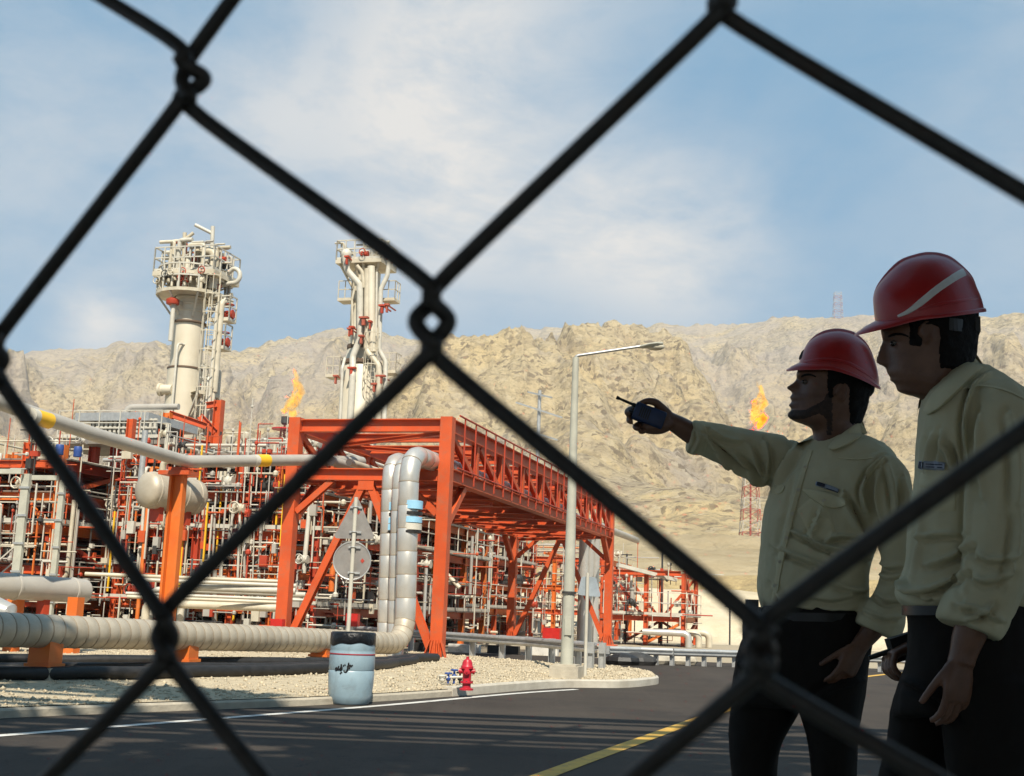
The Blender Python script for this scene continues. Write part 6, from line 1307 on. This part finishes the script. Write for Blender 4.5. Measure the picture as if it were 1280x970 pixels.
for sx in (-1, 1):
    d = sx * .0725; body.ball(B.P(1158, 417, d), .014, .010, .027, 12, 8); pts = [B.P(1157 + 8 * math.cos(t) + 2 * math.sin(t), 415 - 13 * math.sin(t), d + sx * .009) for t in np.linspace(-1.2, 3.6, 14)]; body.tube(pts, .0038, 7)
B.rows(body, [(y, (l + r) / 2 - (r - l) * .42, (l + r) / 2 + (r - l) * .42, t * .82) for y, l, r, t, *_ in tor2], .12); B.limb(body, [(x, y, d, r * .62) for x, y, d, r in larm2]); B.limb(body, [(x, y, d, r * .6) for x, y, d, r in rarm2])
B.rows(body, [(y, (l + r) / 2 - (r - l) * .42, (l + r) / 2 + (r - l) * .42, t * .85) for y, l, r, t in hip2], .1)
for LL, dd in ((K1, .085), (K2, -.085)): B.rows(body, [(y, (l + r) / 2 - (r - l) * .38, (l + r) / 2 + (r - l) * .38, t * .75) for y, l, r, t in LL], 0, dd)
legs_and_feet(B, body, feet2)
B.limb(body, [(1224, 765, -.185, 21), (1211, 795, -.182, 18.5), (1204, 818, -.18, 15.5), (1201, 830, -.18, 15.5)]); hand(body, B.P(1202, 824, -.18), (-.16, -.02, -1), (-.45, .9, 0), (-.9, -.45, .15), (.2, .42, .4), .94, spread=.03)
B.limb(body, [(1180, 770, .172, 17), (1158, 793, .165, 15), (1143, 806, .16, 13)]); hand(body, B.P(1147, 803, .16), (-.86, -.25, -.42), (-.25, -.3, -.9), (-.35, -.9, .3), (.7, .9, .6), .95, thumb=(.8, .4, .4))
me = union(body, .0042, 2, .4); BV2 = bvh_of(me); put('body', me, SKIN, M2)
B.decal(Two(b2_, BV2), 'collar', SEAM, SH2, [(1223, 452), (1205, 468), (1186, 486), (1169, 503), (1157, 516)], [19, 21, 22, 20, 9], .012, 9, edge=.003, puff=.008)
def hairmask2(x, y): return (y < 408 and x > 1142) or (1136 < x < 1154 and y < 434) or (x > 1174 and y < 462) or (y < 385)
g = MB(); B.grid_mesh(g, [r for r in hg if r[0][1] < 470], lambda x, y, d: -6 + 10 * soft(x, y, hairmask2)); v = np.array(g.v); dd = (fbm(v * np.array([90, 90, 40]), 3, 14) - .5) * .010; c = v.mean(0); u = v - c; u /= np.linalg.norm(u, axis=1)[:, None]; g.v = [tuple(q) for q in v + u * dd[:, None]]; O('hair', g, HAIR, M2, smooth=3.2)
for sx in (-1, 1): q = B.P(1119.5, 429, sx * .030); g = MB(); g.ball(q, .0115, .0115, .0085, 14, 10); e = O('eye', g, EYEW, M2, smooth=3.2); g = MB(); g.ball(q + Vector((-.0075, -.001 + .001 * sx, -.002)), .0055, .006, .006, 10, 8); O('iris', g, EYED, e, smooth=3.2)
B.decal(Two(BV2), 'eyebrow', HAIR, M2, [(1110, 421), (1118, 418), (1128, 418), (1136, 421)], [3, 4, 3.4, 2], .0035, 5, edge=-.001)
hh, hb2 = helmet(B, [((1094, 402), (1230.5, 386.5), 62, -1), ((1092, 386), (1227, 373), 62, 0), ((1092, 368), (1222, 361), 60, 0), ((1102, 350), (1213, 343.5), 53, 0), ((1124, 328.5), (1192, 325.5), 39, 0), ((1146, 320), (1176, 319), 20, 0), ((1158, 317.6), (1164, 317.5), 5, 0)], (1069, 416.5), M2, HAT)
B.decal(hb2, 'white_stripe', WHT, hh, [(1207, 339), (1194, 346), (1172, 361), (1151, 378), (1136, 389), (1121, 396)], [14, 13, 12, 11.5, 8, 4], .0022, 6)
B.decal(hb2, 'lower_rim', HAT, hh, [(1226, 371), (1200, 376), (1170, 381), (1148, 388)], [6, 6, 6, 3], .002, 5)
g = MB()
for i in range(12): pass
pts = [B.P(1186 + 34 * u, 405 + 4 * u, -.079 + .075 * u ** 2.2) for u in np.linspace(0, 1, 8)]
for a, b in zip(pts, pts[1:]): g.bar(a, b, .006, .028)
O('ratchet_strap', g, mat('grey_plastic', (.045, .045, .045), None, 9., .5), hh); g = MB(); g.box(B.P(1218, 408, -.01), .022, .05, .034); O('ratchet_knob', g, SHOE, hh)
# radio in his lowered hand
q0, q1 = B.P(1128, 809, .145), B.P(1086, 822.5, .135); r2 = thing('walkie_talkie', 'black radio held low in the second man\'s hand, its stub antenna pointing left', 'radio', tuple(q0)); ax = (q1 - q0).normalized()
g = MB(); g.bar(q0 - ax * .06, q0 + ax * .03, .03, .055); O('body', g, BLACK, r2); g = MB(); g.tube([q0 + ax * .03, q1.lerp(q0, .2), q1], [.0065, .006, .0055], 9); O('antenna', g, BLACK, r2, smooth=.8)
# ================================================================== FENCE, SHADE
FENCEM = mat('dull_fence_wire', (.050, .044, .037), (.034, .029, .024), 300., .5, .3, dirt=(.07, .04, .025), dscale=140., damt=.6, bump=.3, bscale=900., bdist=.0006)
def fz(px): return 1 / (4.42 + .00127 * px)
nodes = {(0, -1): (-20, -130), (2, -1): (478, -275), (4, -1): (1420, -330), (1, -2): (190, -560), (3, -2): (900, -700), (1, 0): (232, 98), (3, 0): (905, -12), (0, 1): (-8, 448), (2, 1): (540, 401), (4, 1): (1450, 380), (1, 2): (206, 795), (3, 2): (950, 812), (0, 3): (-60, 1120), (2, 3): (520, 1230), (4, 3): (1480, 1190), (1, 4): (190, 1520), (3, 4): (960, 1640),
         (-1, 0): (-330, 120), (-1, 2): (-340, 800), (-1, -2): (-330, -520), (-1, 4): (-340, 1500), (5, 0): (2150, -40), (5, 2): (2200, 830), (5, -2): (2100, -800), (5, 4): (2200, 1700)}
gaps = {(2, 1): (19, 19, 36), (1, 0): (22, 4, 26), (1, 2): (8, 8, 30), (3, 0): (9, 9, 20), (3, 2): (9, 9, 24)}
fe = thing('chain_link_fence', 'dark chain link fence close in front of the camera', 'fence', tuple(at(640, 700, fz(640))))
def wire(i):
    pts = []
    rows = sorted([(j, 0) for (a, j) in nodes if a == i] + [(j, 1) for (a, j) in nodes if a == i + 1])
    for j, sd in rows:
        x, y = nodes[(i + sd, j)]; gr, gl, h = gaps.get((i + sd, j), (11, 11, 25)); Z = fz(x); rz = .0017
        # a wire meeting the node at its right end hooks round the right half, and the other way about
        sx = gr if sd == 1 else -gl; s = 1 if sd == 1 else -1
        for dx, dy, dz in ((-s * 24, -h - 26, 0), (-s * 4, -h * .78, -rz * s), (sx, -h * .1, 0), (sx * .75, h * .35, rz * .4 * s), (-s * 4, h * .85, rz * s), (-s * 24, h + 26, 0)): pts.append(at(x + dx, y + dy, Z + dz))
    g = MB(); g.tube(smooth_line(pts, 6), .00143, 12); O('wire', g, FENCEM, fe, smooth=3.2)
for i in range(-1, 5): wire(i)
# a roof added for shade, and unseen trees with crowns shaped to shade the road
def shade_tree(base, crowns, label, seed, n=11000):
    r = np.random.default_rng(seed); t = thing('shade_tree', label, 'tree', tuple(base)); g = MB(); b = Vector(base)
    top = Vector(crowns[0][0]); g.tube([b, b.lerp(top, .4) + Vector((.2, 0, 0)), b.lerp(top, .8), top], [.2, .16, .11, .05], 9)
    for c, *_ in crowns[::3]: g.tube([b.lerp(top, .55), Vector(c)], [.09, .03], 7)
    O('trunk', g, mat('bark', (.16, .11, .07), None, 6., .9, bump=.6, bscale=20.), t, smooth=.8); V = []
    for c, rx, ry, rz in crowns:
        P = r.normal(size=(n, 3)); P /= np.linalg.norm(P, axis=1)[:, None]; P *= (r.random((n, 1)) ** .45); cl = fbm(P * 2.2 + seed, 3, seed); P = P[cl > (.535 if ry < .7 else .485 if ry < .8 else .40)] * np.array((rx, ry, rz)) + np.array(c); V.append(P)
    P = np.concatenate(V); m = len(P); A_ = r.normal(size=(m, 3)); A_ /= np.linalg.norm(A_, axis=1)[:, None]; B_ = np.cross(A_, r.normal(size=(m, 3))); B_ /= np.linalg.norm(B_, axis=1)[:, None]; s = (.13 + .13 * r.random((m, 1)))
    Q = np.stack([P - A_ * s, P + B_ * s * .5, P + A_ * s, P - B_ * s * .5], 1).reshape(-1, 3); me = bpy.data.meshes.new('crown'); me.vertices.add(len(Q)); Q = Q - np.array(base); me.vertices.foreach_set('co', Q.ravel()); me.loops.add(len(Q)); me.loops.foreach_set('vertex_index', np.arange(len(Q))); me.polygons.add(m); me.polygons.foreach_set('loop_start', np.arange(0, len(Q), 4)); me.update()
    me.materials.append(mat('leaf', (.07, .10, .03), (.05, .075, .02), 2., .6)); o = bpy.data.objects.new('crown', me); COL.objects.link(o); o.parent = t
rt = random.Random(12)
def crowns_over(xs):  # crowns set back along the sun so their shade lands on the road
    out = []
    for gy in (6.6, 7.9, 9.2, 10.5):
        for x in xs:
            if gy > 10 and rt.random() < .12: continue
            z = 12.4 + rt.uniform(-.8, .8); out.append(((x + rt.uniform(-.6, .6) + .088 * z, gy + rt.uniform(-.3, .3) - .834 * z, z), 2.0, 1.0 if gy < 10 else .75 if gy < 12 else .6, .9))
    return out
LEFT = [((x + 1.1, gy - .834 * 12.4, 12.4), 1.8, .55, .8) for gy, x in ((15.6, -8.6), (15.9, -6.0), (17.2, -9.6), (17.4, -7.4), (15.2, -4.0))]
shade_tree((6.5, -3.5, .15), crowns_over((1.2, 4.2, 7.2, 10.2)), 'tall leafy shade tree standing behind the men beside the fence', 3, 1500)
shade_tree((-5.5, -3.5, .15), crowns_over((-10.8, -7.8, -4.8, -1.8)) + LEFT, 'tall leafy shade tree standing left of the photographer beside the fence', 8, 1500)
shade_tree((9.5, 8.5, -.05), [((9.8, 9.5, 6.5), 2.6, 3.0, 2.6), ((11.5, 13, 6.8), 3.0, 3.0, 2.8)], 'leafy tree added out of view on the right to block sky light', 21, 9000)  # added tree, darkens the road by hiding sky on the right
sr = thing('shade_roof', 'corrugated roof on steel posts, added out of view to shade the men', 'canopy', (0, -2, .15))  # unseen roof, added to keep sun and sky off the men
g = MB(); xs = np.linspace(-9, 10, 153); v = []
for i, x in enumerate(xs):
    z = 4.75 + .03 * (i % 2); v += [(x, -9, z - .5), (x, 1.5, z), (x, -9, z - .48), (x, 1.5, z + .02)]
f = []
for i in range(152): o = 4 * i; f += [(o, o + 1, o + 5, o + 4), (o + 2, o + 6, o + 7, o + 3)]
g.add(v, f); O('roof_sheet', g, mat('roof_sheet', (.22, .20, .17), None, 2., .6), sr)
for x in (-8.6, -4, 5.4, 9.6):
    for y in (-8.6, -.4): g = MB(); g.box((x, y, 2.3), .12, .12, 4.3 + (-.3 if y < -2 else 0)); O('post', g, GALV, sr)

# unseen overhead lattice, added so that its bars stripe the road with shade
tl = thing('shade_lattice', 'high lattice of pipes and bars added out of view to stripe the road with shade', 'trestle', (-13, 1, 0))
TZ = 12.6
def ty(gy): return gy - .834 * TZ
for gy, r in ((11.3, .20), (11.75, .10), (12.35, .22), (12.9, .09), (13.4, .16), (14.2, .09), (14.7, .2)):
    g = MB(); g.tube([(-13, ty(gy), TZ + .1 * math.sin(gy * 7)), (15, ty(gy) + .3, TZ)], r, 8); O('pipe', g, GREYP, tl, smooth=.8)
rt = random.Random(5)
for k in range(34):
    x = -12 + k * .8; a, b = rt.choice(((11.2, 13.2), (12.2, 14.8), (11.6, 14.3))); g = MB(); g.bar((x, ty(a), TZ - .25), (x + rt.choice((-2.2, 2.2, 1.2)), ty(b), TZ - .25), rt.choice((.08, .14, .2)), .1); O('brace', g, GALV, tl)
for x in (-12.5, 14.5):
    for gy in (11.3, 14.7): g = MB(); g.bar((x, ty(gy), -.05), (x, ty(gy), TZ - .2), .3, .3); O('column', g, ORANGE, tl)
# the air over the plain
g = MB(); g.bar((0, -2650, 205), (0, 2650, 205), 5300, 416); hz_ = O('haze', g, None, kind='stuff'); outward(hz_); M = bpy.data.materials.new('haze'); M.use_nodes = True; t = M.node_tree; t.nodes.clear()
v = N(t, 'ShaderNodeVolumePrincipled', i_Density=.00021); v.inputs['Color'].default_value = (.93, .95, .98, 1); o = N(t, 'ShaderNodeOutputMaterial'); t.links.new(v.outputs[0], o.inputs['Volume']); hz_.data.materials.append(M)
tag(hz_, 'thin pale haze in the air between the plant and the hills', 'haze')
